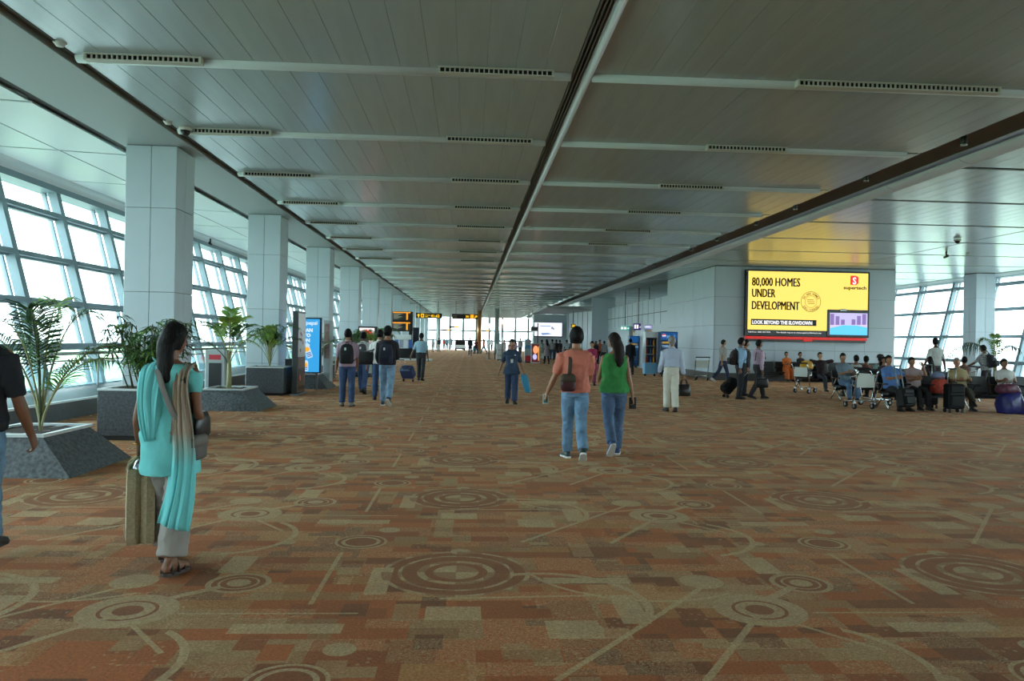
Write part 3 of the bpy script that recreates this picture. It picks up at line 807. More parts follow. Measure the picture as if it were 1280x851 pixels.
    for sd in (-1, 1):
        x2.ell(HC + HM @ Vector((sd * .031, .086, .012)) * s, (.006 * s, .004 * s, .0065 * s), HM, 8, 6)
        x2.ell(HC + HM @ Vector((sd * .032, .088, .032)) * s, (.017 * s, .006 * s, .0042 * s), HM, 8, 6)
    x2.mi = 3
    x2.ell(HC + HM @ Vector((0, .098, -.062)) * s, (.021 * s, .007 * s, .007 * s), HM, 10, 6)
    append_mesh(me, x2, [M_eye, M_iris, M_lip])
    link('body', me, root)
    # hair
    hm = hmat or M_hair
    if hair != 'bald':
        h = MB(); rs = []
        for r in sph(28, 22):
            row = []
            for v in r:
                X, Y, Z = v
                line = .42 if Y > .35 else (-.05 if Y > -.1 else -.62)
                if Y > .35: line = .46 - .05 * math.cos(X * 9)
                elif Y > -.1: line = -.1 + .5 * max(0, (Y + .02) / .37)
                k = 1.15 + .04 * max(0, Z) + (.03 if Y < 0 else 0) if Z > line else .86
                if hair == 'volume' and Z > line: k += .13 + .05 * noise.noise((X * 4, Y * 4, Z * 4))
                row.append(HC + HM @ (head_point(v, hs) * k))
            rs.append(row)
        h.rings(rs)
        def strand(pts, rr, n=10, flat=(1, 1)): h.tube([HC + HM @ (Vector(p) * s) for p in pts[:2]] + [HC + HM @ (Vector(pts[1]) * s) + TM @ ((Vector(p) - Vector(pts[1])) * s) for p in pts[2:]], [q * s for q in rr], n, True, flat, HM @ Vector((1, 0, 0)))
        if hair == 'long': strand([(0, -.05, .03), (0, -.085, -.06), (.012, -.115, -.15), (.02, -.125, -.24), (.03, -.118, -.33), (.035, -.11, -.39)], [.07, .082, .08, .074, .056, .014], 14, (1.2, .6))
        if hair == 'ponytail':
            strand([(0, -.06, 0), (0, -.1, -.05), (.004, -.115, -.11), (.01, -.12, -.2), (.02, -.118, -.29), (.028, -.115, -.345)], [.075, .06, .055, .052, .046, .014], 12, (1.15, .72))
            for dx in (-.06, -.03, .03, .06): strand([(dx, -.07, .02), (dx * .8, -.088, -.06), (dx * .3, -.105, -.1)], [.02, .022, .01], 8)
        if hair == 'bun': h.ell(HC + HM @ Vector((0, -.125, .02)) * s, (.045 * s, .038 * s, .045 * s), HM)
        if hair == 'cap_back': pass
        link('hair', remesh(h, max(.0085, vox * .8), 2, 'hair', [hm], (.0028, 38, .35) if fine else (.002, 30, .4), .4), root)
    cv = vox if not fine else .0085
    fold = .010 if fine else .008
    # trousers
    bt = bottom or dict(m=cloth((40, 40, 46)))
    if bt.get('kind', 'trousers') == 'trousers':
        t = MB(); torso(t, -.09, .1, bt.get('add', .012)); hem = bt.get('hem', .985)
        for sd in (-1, 1):
            lz = bt.get('loose', 0)
            limb(t, along(lp[sd], hem), [(0, .086), (.12, .09), (.3, .08 + lz * .5), (.5, .064 + lz), (.7, .062 + lz), (1, .056 + lz * 1.2)], 14, .008 * s, s)
        for sd in (-1, 1): t.ell(P + Vector((sd * .07 * s, -.03 * s, -.03 * s)), (.088 * s, .1 * s, .085 * s))
        link('trousers', remesh(t, cv, 3, 'trousers', [bt['m']], (fold, 9, 1.6)), root)
        if bt.get('belt'):
            q = MB(); torso(q, .09, .175, .014); 
            z_, yo, rx, ry = .115, 0, tors[3][2], tors[3][3]
            q = MB(); q.rings([[T((math.cos(u) * (rx + o) * s * fat ** .6, (math.sin(u) * (ry + o)) * s, zz * s)) for u in (2 * PI * j / 24 for j in range(24))] for zz, o in ((.09, .016), (.09, .024), (.125, .024), (.125, .016))], True, False)
            q.build('belt', bt['belt'], root)
    # shirt or dress
    tp = top or dict(m=cloth((150, 150, 150)))
    t = MB(); hemz = tp.get('hem', -.01); torso(t, hemz if hemz > -.086 else -.086, .53, tp.get('add', .024), tp.get('flare', .12), 22)
    if hemz < -.086:      # tunic: follows both thighs down to its hem
        rs = []
        m = 6
        for kk in range(m + 1):
            z = .03 + (hemz - .03) * kk / m
            hp = [J[sd][0].lerp(J[sd][1], min(1.2, max(0, (-.03 - z) * s / L1))) for sd in (-1, 1)]
            cx = (hp[0] + hp[1]) / 2; cy = (hp[0].y + hp[1].y) / 2; spread = abs(hp[0].y - hp[1].y) / 2
            base = tors[2]
            rs.append([Vector((cx.x + math.cos(q) * (base[2] + tp.get('add', .024) + .008 * kk * tp.get('skirt', 1)) * s, cy - .012 * s + math.sin(q) * (base[3] + tp.get('add', .024) + .006 * kk + spread * .75) * s, P.z + z * s)) for q in (2 * PI * j / 24 for j in range(24))])
        t.rings(rs)
    sl = tp.get('sleeve', .42)
    for sd in (-1, 1):
        if sl > 0:
            t.ell(ap[sd][0] + TM @ Vector((-sd * .012, 0, -.004)) * s, (.064 * s, .062 * s, .058 * s)); limb(t, along(ap[sd], sl), ARM, 12, tp.get('sl_add', .017) * s, s * (1 if sex == 'm' else .9))
        else: t.tube([T((sd * .11 * s, 0, .36 * s)), T((sd * .118 * s, -.02 * s, .47 * s)), T((sd * .10 * s, -.02 * s, .52 * s))], [.05 * s, .04 * s, .03 * s], 10)
    if tp.get('collar'): t.tube([T((math.cos(u) * .068 * s, -.02 * s + math.sin(u) * .066 * s, .545 * s + .012 * s * -math.sin(u))) for u in (2 * PI * j / 14 for j in range(14))], .014 * s, 8, close=True)
    link(tp.get('name', 'shirt'), remesh(t, cv, 9 if fine else 5, 'shirt', [tp['m']], (tp.get('fold', fold), tp.get('fs', 10), tp.get('fz', .8))), root)
    if tp.get('sash'):
        pass
    # shoes
    if not bare_feet:
        for sd in (-1, 1):
            q = MB(); foot(q, J[sd], AH, s, .006, 1.0); sm_ = shoe_mat(shoe)
            o = q.build('shoe', sm_, root)
            q = MB(); sole_(q, J[sd], AH, s, M_sole_w); q.build('sole', M_sole_w if sole == 'w' else M_sole_d, o)
    Mw = Matrix.Translation((x, y, z0)) @ Matrix.Rotation(rad(face), 4, 'Z')
    info = dict(root=root, M=Mw, T=T, P=P, s=s, J=J, ap=ap, hands=hands, HC=HC, HM=HM, TM=TM, NB=NB)
    info['hand'] = {sd: Mw @ (hands[sd][0] + hands[sd][1] * .085 * s + hands[sd][2] * .012) for sd in (-1, 1)}
    info['world'] = lambda v: Mw @ Vector(v)
    info['tw'] = lambda v: Mw @ T(Vector(v) * s)
    if extra: extra(info)
    return info

def foot(mb, j, AH, s, add, mul):
    an, FM = j[2], j[3]; rs = []
    for yv, w, h, zc in ((-.075, .018, .02, .035), (-.065, .032, .034, .042), (-.03, .037, .052, .056), (.02, .038, .05, .056), (.07, .042, .036, .04), (.12, .047, .028, .032), (.16, .042, .022, .026), (.185, .026, .015, .02)):
        rs.append([an + FM @ (Vector((math.cos(q) * (w + add), yv, -AH / s + max(zc + math.sin(q) * (h + add), .004))) * s) for q in (2 * PI * k / 14 for k in range(14))])
    mb.rings(rs)
    mb.tube([an + FM @ (Vector((0, -.01, -AH / s + .06)) * s), an + FM @ Vector((0, -.005, 0)) * s, an + FM @ Vector((0, -.002, .02)) * s], [.042 * s, .043 * s, .042 * s], 12)
def sole_(mb, j, AH, s, m):
    an, FM = j[2], j[3]
    out = [(-.082, .0), (-.072, .03), (-.03, .042), (.03, .042), (.08, .048), (.13, .053), (.17, .046), (.196, .02)]
    poly = [(w, yv) for yv, w in out] + [(-w, yv) for yv, w in reversed(out)]
    mb.prism([an + FM @ (Vector((px, yv, -AH / s)) * s) for px, yv in poly], FM @ Vector((0, 0, .024 * s)))
# ------------------------------------------------------------------ lettering and flat print
def text(parent, s, size, m, loc, name='lettering', rz=0, xs=1.0, align='LEFT', depth=.004, roll=0, bold=0):
    """flat letters standing upright, facing -Y before rz"""
    cu = bpy.data.curves.new('t', 'FONT'); cu.body = s; cu.size = size; cu.align_x = align; cu.extrude = depth; cu.resolution_u = 2; cu.offset = bold
    ob = bpy.data.objects.new('t', cu); _tmp.collection.objects.link(ob)
    with bpy.context.temp_override(scene=_tmp, view_layer=_tmp.view_layers[0]): dg = bpy.context.evaluated_depsgraph_get()
    dg.update(); me = bpy.data.meshes.new_from_object(ob.evaluated_get(dg)); bpy.data.objects.remove(ob); bpy.data.curves.remove(cu)
    me.transform(Matrix.Rotation(rz, 4, 'Z') @ Matrix.Rotation(PI / 2, 4, 'X') @ Matrix.Rotation(roll, 4, 'Z') @ Matrix.Diagonal((xs, 1, 1, 1)))
    me.materials.clear(); me.materials.append(m)
    return link(name, me, parent, loc)
def glow(name, rgb, s): return mat('glow_' + name, (10, 10, 10), .5, emit=rgb, estr=s * .8)
def disc(c, r, n=24, a0=0, a1=2 * PI): return [Vector((c[0] + r * math.cos(a0 + (a1 - a0) * k / n), c[1], c[2] + r * math.sin(a0 + (a1 - a0) * k / n))) for k in range(n + (0 if a1 - a0 > 6.2 else 1))]
def flat(parent, name, poly, m, t=.006):
    """thin print piece: polygon facing -Y"""
    b = MB(); b.prism(poly, (0, -t, 0)); return b.build(name, m, parent)
def quad(x0, x1, z0, z1, y=0): return [(x0, y, z0), (x1, y, z0), (x1, y, z1), (x0, y, z1)]
def ringp(parent, name, c, r, w, m, t=.005, n=36):
    b = MB(); b.rings([[Vector((c[0] + rr * math.cos(2 * PI * k / n), c[1] - dy, c[2] + rr * math.sin(2 * PI * k / n))) for k in range(n)] for rr, dy in ((r, 0), (r, t), (r - w, t), (r - w, 0))], False, False, True)
    return b.build(name, m, parent)

# ------------------------------------------------------------------ billboard
bl = aty(933.2, 336.3, 32.72); br = aty(1087.6, 340, 32.72); bb = aty(933.2, 419.5, 32.72)
BW, BH = br.x - bl.x, bl.z - bb.z
bd = thing('billboard', 'large yellow lit advertising screen on the white panel wall above the seats', 'billboard', (bl.x, 32.72, bl.z))
M_bk = mat('screen_frame_black', (14, 14, 16), .3)
b = MB(); b.cbox(0, BW, 0, .24, -BH, 0, .015); b.build('cabinet', M_bk, bd)
S0, S1, T0, T1 = .016 * BW, .985 * BW, -.025 * BH, -.905 * BH
flat(bd, 'screen', [(S0, 0, T0), (S1, 0, T0), (S1, 0, -.58 * BH), (.66 * BW, 0, -.58 * BH), (.66 * BW, 0, T1), (S0, 0, T1)], glow('yellow_screen', (255, 222, 106), .52), .01)
M_tx = mat('print_brown', (46, 32, 10), .7); M_txw = glow('print_white', (245, 245, 245), .5); M_gold = mat('print_gold', (148, 118, 40), .7); M_red = glow('print_red', (225, 40, 34), .55)
for sg, v, w in (('80,000 HOMES', .245, .39), ('UNDER', .415, .19), ('DEVELOPMENT', .6, .385)):
    for dx in (0, .013, .026):
        o = text(bd, sg, .52, M_tx, (.042 * BW + dx, -.012, -v * BH))
        k = (w * BW - .026) / max(.01, o.dimensions.x); o.data.transform(Matrix.Diagonal((k, 1, 1, 1)))
cx, cz = .522 * BW, -.47 * BH; rr = .155 * BH
ringp(bd, 'stamp_ring', (cx, -.01, cz), rr, .02, M_gold); ringp(bd, 'stamp_ring', (cx, -.01, cz), rr * .6, .014, M_gold)
for sg, a0, da in (('50,000 HOMES', 155, -11.8), ('DELIVERED', 218, 13.2)):
    for i, ch in enumerate(sg):
        a = rad(a0 + da * i); q = (rr * .68) if da < 0 else rr * .92
        if ch != ' ': text(bd, ch, .13, M_gold, (cx + q * math.cos(a), -.011, cz + q * math.sin(a)), 'stamp_letter', align='CENTER', roll=(a - PI / 2) if da < 0 else (a + PI / 2), bold=.003)
for k in range(3): flat(bd, 'stamp_line', quad(cx - .17 + .04 * (k == 2), cx + .17 - .04 * (k == 0), cz + .07 - .08 * k, cz + .095 - .08 * k, -.01), M_gold)
flat(bd, 'caption_bar', quad(.042 * BW, .57 * BW, -.835 * BH, -.745 * BH, -.01), mat('print_navy', (20, 22, 40), .5))
o = text(bd, 'LOOK BEYOND THE SLOWDOWN', .2, M_txw, (.05 * BW, -.017, -.818 * BH), bold=.009); o.data.transform(Matrix.Diagonal((.485 * BW / o.dimensions.x, 1.05, 1.05, 1)))
o = text(bd, 'Toll Free: 1800 103 7676', .085, M_txw, (.02 * BW, -.004, -.95 * BH)); o.data.transform(Matrix.Diagonal((.18 * BW / o.dimensions.x, 1, 1, 1)))
o = text(bd, 'For details: log on to www.supertechlimited.com', .085, M_txw, (.25 * BW, -.004, -.95 * BH)); o.data.transform(Matrix.Diagonal((.36 * BW / o.dimensions.x, 1, 1, 1)))
# red square mark with a white S, and the name below it
flat(bd, 'logo_mark', [(.84 * BW, -.01, -.2 * BH), (.885 * BW, -.01, -.205 * BH), (.905 * BW, -.01, -.175 * BH), (.905 * BW, -.01, -.085 * BH), (.885 * BW, -.01, -.062 * BH), (.84 * BW, -.01, -.062 * BH)], M_red)
text(bd, 'S', .42, M_txw, (.8725 * BW, -.017, -.19 * BH), align='CENTER', xs=.9, bold=.012)
o = text(bd, 'supertech', .2, M_tx, (.785 * BW, -.011, -.268 * BH), bold=.006); o.data.transform(Matrix.Diagonal((.185 * BW / o.dimensions.x, 1, 1, 1)))
# small display let into the corner
b = MB(); b.cbox(.655 * BW, .995 * BW, -.05, .02, -.985 * BH, -.585 * BH, .012); ds = b.build('inset_display', M_bk, bd)
ix0, ix1, iz0, iz1 = .675 * BW, .98 * BW, -.96 * BH, -.63 * BH; iw = ix1 - ix0; ih = iz1 - iz0
flat(ds, 'picture', quad(ix0, ix1, iz0, iz1, -.05), glow('inset_sky', (196, 190, 232), .5))
for k in range(7):
    if k == 3: continue
    hgt = (.95, .85, .7, 0, .72, .88, .97)[k]
    flat(ds, 'picture', quad(ix0 + iw * (.01 + .142 * k), ix0 + iw * (.11 + .142 * k), iz0 + ih * .42, iz0 + ih * hgt, -.057), glow('inset_tower', (134, 110, 176), .5))
flat(ds, 'picture', [(ix0, -.058, iz0), (ix1, -.058, iz0), (ix1, -.058, iz0 + ih * .38), (ix0 + iw * .6, -.058, iz0 + ih * .46), (ix0 + iw * .35, -.058, iz0 + ih * .46), (ix0, -.058, iz0 + ih * .3)], glow('inset_pool', (92, 196, 250), .55))
flat(ds, 'picture', [(ix0, -.059, iz0 + ih * .3), (ix0 + iw * .35, -.059, iz0 + ih * .44), (ix0 + iw * .7, -.059, iz0 + ih * .44), (ix1, -.059, iz0 + ih * .36), (ix1, -.059, iz0 + ih * .48), (ix0, -.059, iz0 + ih * .44)], glow('inset_path', (214, 198, 226), .5))
b = MB(); b.box(.76 * BW, .81 * BW, -.055, -.02, -.6 * BH, -.57 * BH); b.build('clip', M_white, ds)
b = MB(); b.cbox(.01 * BW, .985 * BW, .02, .2, -1.045 * BH, -1.005 * BH, .01); b.cbox(.47 * BW, .54 * BW, .0, .22, -1.07 * BH, -1.005 * BH, .01); b.build('red_trim', glow('red_trim', (214, 44, 40), .35), bd)
b = MB(); b.box(.02 * BW, .98 * BW, .06, .25, -1.08 * BH, -1.045 * BH); b.build('bottom_rail', M_bk, bd)

# ------------------------------------------------------------------ planters and plants
M_gran = mat('speckled_granite', (86, 90, 94), .45, var=.62, vscale=26)
M_gran2 = mat('speckled_granite_dark', (62, 65, 70), .4, var=.6, vscale=28)
M_soil = mat('soil', (58, 42, 32), .95, var=.4, vscale=30, bump=.8, bscale=40)
M_rim = mat('planter_rim', (200, 206, 206), .35, .3)
def flared_planter(x, y, label):
    o = thing('planter', label, 'planter', (x, y, 0), 0)
    def sq(a, bk, f, r, z): return [Vector((a, f, z)), Vector((r, f, z)), Vector((r, bk, z)), Vector((a, bk, z))]
    b = MB(); b.rings([sq(-.78, 1.5, 0, .76, 0), sq(-.42, 1.2, .16, .38, .42)], True, False); b.build('body', M_gran, o)
    b = MB(); b.rings([sq(-.45, 1.23, .13, .41, .42), sq(-.45, 1.23, .13, .41, .455), sq(-.40, 1.18, .18, .36, .455), sq(-.40, 1.18, .18, .36, .42)], False, False, True); b.build('rim', M_rim, o)
    b = MB(); n = 9
    for i in range(n):
        for j in range(n):
            pass
    vs = [(-.4 + .76 * i / n, .18 + 1.0 * j / n, .425 + .015 * noise.noise((i * .9, j * .9, 1))) for j in range(n + 1) for i in range(n + 1)]
    b.add(vs, [(j * (n + 1) + i, j * (n + 1) + i + 1, (j + 1) * (n + 1) + i + 1, (j + 1) * (n + 1) + i) for j in range(n) for i in range(n)], True); q = b.build('soil', M_soil, o)
    return Vector((x - .02, y + .68, .43))
def box_planter(x, y, label, h=.76, w=.98):
    o = thing('planter', label, 'planter', (x, y, 0), 0)
    b = MB(); b.cbox(0, w, 0, w, .07, h - .03, .006); b.build('body', M_gran2, o)
    b = MB(); b.box(.05, w - .05, .05, w - .05, 0, .07); b.build('plinth', M_black, o)
    def sq(i, z): return [Vector((i, i, z)), Vector((w - i, i, z)), Vector((w - i, w - i, z)), Vector((i, w - i, z))]
    b = MB(); b.rings([sq(-.004, h - .03), sq(-.004, h), sq(.05, h), sq(.05, h - .03)], False, False, True); b.build('rim', M_rim, o)
    b = MB(); vs = [(.05 + (w - .1) * i / 8, .05 + (w - .1) * j / 8, h - .02 + .015 * noise.noise((i * .9, j * .9, 3))) for j in range(9) for i in range(9)]
    b.add(vs, [(j * 9 + i, j * 9 + i + 1, j * 9 + i + 10, j * 9 + i + 9) for j in range(8) for i in range(8)], True); b.build('soil', M_soil, o)
    return Vector((x + w / 2, y + w / 2, h - .02))
def leaf_mat(n, rgb): return mat(n, rgb, .42, var=.3, vscale=14)
M_lf = [leaf_mat('leaf_green', (62, 104, 42)), leaf_mat('leaf_dark', (38, 70, 34)), leaf_mat('leaf_light', (110, 148, 60)), leaf_mat('leaf_yellow_green', (132, 160, 58))]
M_stem = mat('palm_stem', (150, 146, 104), .6, var=.2, vscale=20); M_cane = mat('dark_cane', (70, 82, 46), .6)
def leaflet(b, p, d, nrm, ln, w, droop=.25):
    """pointed strap leaf: folded along its rib"""
    d = d.normalized(); side = d.cross(nrm)
    side = side.normalized() if side.length > 1e-4 else d.orthogonal().normalized(); up = side.cross(d)
    P = [p, p + d * ln * .35 - up * 0 + Vector((0, 0, -droop * ln * .08)), p + d * ln * .7 + Vector((0, 0, -droop * ln * .32)), p + d * ln + Vector((0, 0, -droop * ln * .75))]
    W = [w * .35, w, w * .8]
    vs = []
    for q, ww in zip(P[:3], W): vs += [q - side * ww + up * ww * .35, q, q + side * ww + up * ww * .35]
    vs.append(P[3])
    b.add(vs, [(0, 1, 4, 3), (1, 2, 5, 4), (3, 4, 7, 6), (4, 5, 8, 7), (6, 7, 9), (7, 8, 9)])
def frond(parent, base, az, rise, reach, n, ll, lw, mi, stemr=.012, bare=.35, vee=.5, droop=.5):
    """arching pinnate frond: stem from base, leaflets on both sides"""
    dx, dy = math.cos(az), math.sin(az); pts = []
    for i in range(13):
        t = i / 12; r = reach * (t ** 1.5); z = rise * (math.sin(t * PI * .62) / math.sin(PI * .62) if t < .8 else 1 - (t - .8) * .5)
        pts.append(base + Vector((dx * r, dy * r, rise * (1.35 * t - .42 * t * t - droop * .3 * t ** 4))))
    b = MB(); b.tube(pts, [stemr * (1 - .75 * i / 12) for i in range(13)], 5)
    b.mi = 1
    for i in range(n):
        t = bare + (1 - bare) * (i + .5) / n; k = t * 12; j = min(11, int(k)); p = pts[j].lerp(pts[j + 1], k - j); tg = (pts[j + 1] - pts[j]).normalized()
        sd = Vector((-dy, dx, 0)); up = sd.cross(tg); up = up if up.z > 0 else -up
        L_ = ll * (.45 + .75 * math.sin(PI * min(1, (t - bare) / (1 - bare) * .85 + .12)))
        for s in (-1, 1):
            d = sd * s * 1.0 + tg * (.55 + .7 * t) + up * vee * (1 - .3 * t)
            leaflet(b, p, d + Vector((random.uniform(-.1, .1), random.uniform(-.1, .1), random.uniform(-.12, .1))), up, L_ * random.uniform(.88, 1.08), lw, droop + .2)
    leaflet(b, pts[-1], pts[-1] - pts[-2], Vector((0, 0, 1)), ll * .6, lw, droop)
    return b.build('frond', [M_stem if mi != 1 else M_cane, M_lf[mi]], parent)
def feather_palm(pos, label, fronds, trunk=0, trunk_r=.05, cat='palm', group=None, scale=1.0, name='potted_palm'):
    o = thing(name, label, cat, pos, 0, group)
    if trunk:
        b = MB(); b.tube([(0, 0, -.06), (.01, 0, trunk * .5), (.0, .01, trunk)], [trunk_r * 1.15, trunk_r, trunk_r * .8], 9); b.build('trunk', M_stem, o)
    for f in fronds: frond(o, Vector((0, 0, trunk * .8 - (.03 if not trunk else 0))), *f)
    return o
random.seed(3)
p1 = flared_planter(-5.02, 8.5, 'flared speckled granite planter beside the man in black')
fr_ = []
for az, rise, reach in ((8, 1.35, .85), (30, 1.85, .5), (75, 2.0, .25), (130, 1.75, .5), (170, 1.5, .85), (215, 1.7, .45), (265, 1.9, .3), (340, 1.15, .95)):
    fr_.append((rad(az), rise, reach, 30, .46, .0095, random.choice((0, 0, 2, 1)), .016, .34, .45, .6))
feather_palm(p1 + Vector((.1, .0, 0)), 'tall feathery palm in the first flared planter, in front of the window mullions', fr_)
p2 = box_planter(-5.42, 11.55, 'dark granite cube planter behind the woman in turquoise')
o = thing('potted_bamboo_palm', 'bushy bamboo palm with many thin canes in the cube planter by the first column', 'plant', p2)
for k in range(30):
    a = random.uniform(0, 2 * PI); r = random.uniform(.03, .34); h = random.uniform(.62, 1.12); q = Vector((r * math.cos(a) * .9, r * math.sin(a) * .9, -.02))
    tp_ = q + Vector((math.cos(a) * .3 * h + random.uniform(-.08, .08), math.sin(a) * .3 * h, h)); b = MB(); cane = [q, q.lerp(tp_, .5) + Vector((0, 0, .05)), tp_]
    b.tube(cane, [.011, .009, .006], 5); b.mi = 1
    for m in range(5):
        t = .45 + .55 * m / 4; c = q.lerp(tp_, t); az = random.uniform(0, 2 * PI)
        for j in range(7):
            aa = az + (j - 3) * .42; leaflet(b, c + Vector((math.cos(az), math.sin(az), .35)) * .05, Vector((math.cos(aa), math.sin(aa), random.uniform(-.15, .55))), Vector((0, 0, 1)), random.uniform(.17, .28), .017, .8)
    b.build('cane', [M_cane, M_lf[random.choice((0, 1, 1, 0, 2))]], o)
p3 = flared_planter(-5.1, 16.2, 'flared speckled granite planter right of the woman in turquoise')
feather_palm(p3 + Vector((-.05, 0, 0)), 'slender palm fanning from one pale trunk in the second flared planter', [(rad(az), ri, re, 20, .36, .016, c, .014, .42, .4, .4) for az, ri, re, c in ((10, 1.0, .85, 2), (60, 1.35, .4, 3), (95, 1.55, .22, 2), (150, 1.2, .65, 0), (185, .85, 1.0, 1), (230, 1.1, .5, 2), (330, 1.15, .6, 0), (285, 1.3, .35, 3))], trunk=.55)
p4 = box_planter(-5.86, 20.55, 'dark granite cube planter against the second column')
feather_palm(p4, 'dense round palm with fine bright fronds in the second cube planter', [(rad(k * 27 + random.uniform(-8, 8)), random.uniform(1.0, 1.6), random.uniform(.35, .8) * (.45 if 0 < (k * 27) % 360 < 180 else 1), 26, .26, .010, random.choice((0, 2, 3, 0)), .010, .45, .6, .75) for k in range(22)])
p5 = flared_planter(-5.0, 23.4, 'flared granite planter under the blue cola advert')
feather_palm(p5 + Vector((0, .3, 0)), 'palm with a few broad arching fronds beside the blue cola advert', [(rad(az), ri, re, 15, .42, .022, c, .014, .4, .4, .3) for az, ri, re, c in ((20, 1.3, .9, 0), (70, 1.5, .4, 2), (140, 1.35, .7, 1), (200, 1.1, .9, 1), (300, 1.2, .6, 2))])
p6 = box_planter(-4.9, 30.9, 'granite planter by the third column beyond the cola advert', .6)
feather_palm(p6, 'pale drooping palm by the column behind the backpackers', [(rad(k * 45 + 10), random.uniform(1.3, 1.9), random.uniform(.4, .75), 20, .5, .02, random.choice((0, 2, 1)), .014, .3, .4, .9) for k in range(9)])
p7 = box_planter(-5.9, 27.6, 'granite planter between the second and third columns', .6)
feather_palm(p7, 'leafy green palm between the second and third columns', [(rad(k * 36), random.uniform(.9, 1.5), random.uniform(.4, .8), 18, .36, .02, random.choice((0, 1)), .012, .25, .4, .6) for k in range(10)])
p8 = box_planter(-5.2, 40.5, 'granite planter behind the red and white advert', .6)
feather_palm(p8, 'palm rising above the red and white advert', [(rad(k * 51), random.uniform(1.6, 2.2), random.uniform(.5, .9), 16, .5, .025, random.choice((0, 1)), .014, .3, .4, .8) for k in range(7)])
p9 = box_planter(17.4, 24.8, 'granite planter by the windows behind the seated travellers', .6)
feather_palm(p9 + Vector((.05, 0, 0)), 'tall palm with an arching frond before the right-hand windows', [(rad(175), 1.35, 1.5, 20, .32, .02, 1, .02, .35, .4, 2.0), (rad(120), 1.4, .5, 16, .3, .02, 0, .016, .35, .4, 1), (rad(60), 1.45, .35, 16, .3, .022, 2, .016, .2, .5, .6), (rad(10), 1.1, .9, 16, .3, .02, 1, .016, .35, .4, 1.2), (rad(250), 1.3, .4, 16, .3, .02, 2, .016, .2, .4, .9)], trunk=.5, trunk_r=.06)

# ------------------------------------------------------------------ left-hand display stands
o = thing('display_totem', 'tall dark display stand with a pale flower poster on its side', 'display stand', (-4.74, 20.85, 0))
b = MB(); b.cbox(0, .15, 0, .95, .03, 2.26, .012); b.build('body', mat('totem_dark', (44, 50, 52), .35), o)
b = MB(); b.box(-.03, .2, -.05, 1.0, 0, .03); b.build('base_plate', M_steel, o)
b = MB(); b.box(.15, .158, .04, .91, 1.02, 2.2); b.build('poster', mat('poster_pale', (226, 222, 222), .35, var=.06, vscale=3), o)
b = MB(); b.box(.15, .159, .04, .91, .72, 1.02); b.build('poster', mat('poster_brown', (126, 92, 84), .4, var=.4, vscale=9), o)
b = MB(); b.box(.15, .158, .04, .91, .06, .7); b.build('lower_panel', mat('totem_bronze', (74, 62, 56), .25, .4), o)
M_pet = mat('print_pink', (168, 74, 92), .5)
for y, z, r in ((.3, 1.66, .07), (.42, 1.62, .06), (.36, 1.5, .05), (.6, 1.4, .06), (.3, 1.2, .06), (.7, 1.7, .05)):
    b = MB(); b.prism([(.158, y + r * (1 if k % 2 else .5) * math.cos(PI * k / 5), z + r * (1 if k % 2 else .5) * math.sin(PI * k / 5)) for k in range(10)], (.004, 0, 0)); b.build('flower_print', M_pet, o)
b = MB(); b.prism([(.158, .3 + .09 * math.cos(PI * k / 8), .46 + .09 * math.sin(PI * k / 8)) for k in range(16)], (.004, 0, 0)); b.build('red_dot', mat('print_red_matt', (190, 40, 60), .5), o)
b = MB(); b.cbox(-.35, -.1, .35, .9, 0, .95, .01); q = b.build('dark_bin', M_blackm); q.location = (-4.74, 21.2, 0); tag(q, 'low dark cabinet between the second column and the display stand', 'cabinet'); q.name = 'cabinet'

def cola_mark(parent, c, r, y=-.01):
    rr = glow('mark_red', (220, 30, 40), .45); bb_ = glow('mark_blue', (10, 60, 170), .45); ww = glow('mark_white', (240, 244, 250), .5)
    flat(parent, 'logo_mark', disc((c[0], y, c[1]), r), ww)
    up = [Vector((c[0] + r * .95 * math.cos(a), y - .007, c[1] + r * .95 * math.sin(a))) for a in [PI * (.08 + .9 * k / 12) for k in range(13)]]; flat(parent, 'logo_mark', up + [Vector((c[0] - r * .2, y - .007, c[1] + r * .12)), Vector((c[0] + r * .35, y - .007, c[1] + r * .3))], rr, .004)
    dn = [Vector((c[0] + r * .95 * math.cos(a), y - .007, c[1] + r * .95 * math.sin(a))) for a in [PI * (1.08 + .85 * k / 12) for k in range(13)]]; flat(parent, 'logo_mark', dn + [Vector((c[0] + r * .4, y - .007, c[1] - r * .25)), Vector((c[0] - r * .3, y - .007, c[1] - r * .3))], bb_, .004)
o = thing('lit_advert', 'tall blue backlit cola advert with cans, standing left of the backpackers', 'advert', (-5.2, 23.0, 0), rad(4))
b = MB(); b.cbox(0, .82, 0, .16, .5, 2.14, .012); b.build('cabinet', mat('advert_navy', (26, 44, 74), .4), o)
for x in (.1, .66): b = MB(); b.box(x, x + .06, .04, .12, 0, .5); b.build('leg', M_steel, o)
flat(o, 'screen', quad(.03, .76, .53, 2.1, 0), glow('cola_blue', (60, 170, 236), .42), .008)
cola_mark(o, (.2, 1.96), .1)
M_w2 = glow('print_pale', (214, 236, 250), .45)
text(o, 'pepsi', .16, M_w2, (.36, -.01, 1.93), bold=.004)
for i, sg in enumerate(('CAN', 'TO', 'ON', 'GO')): text(o, sg, .14, M_w2, (.26 + .04 * (i == 1), -.01, 1.72 - .15 * i), bold=.008)
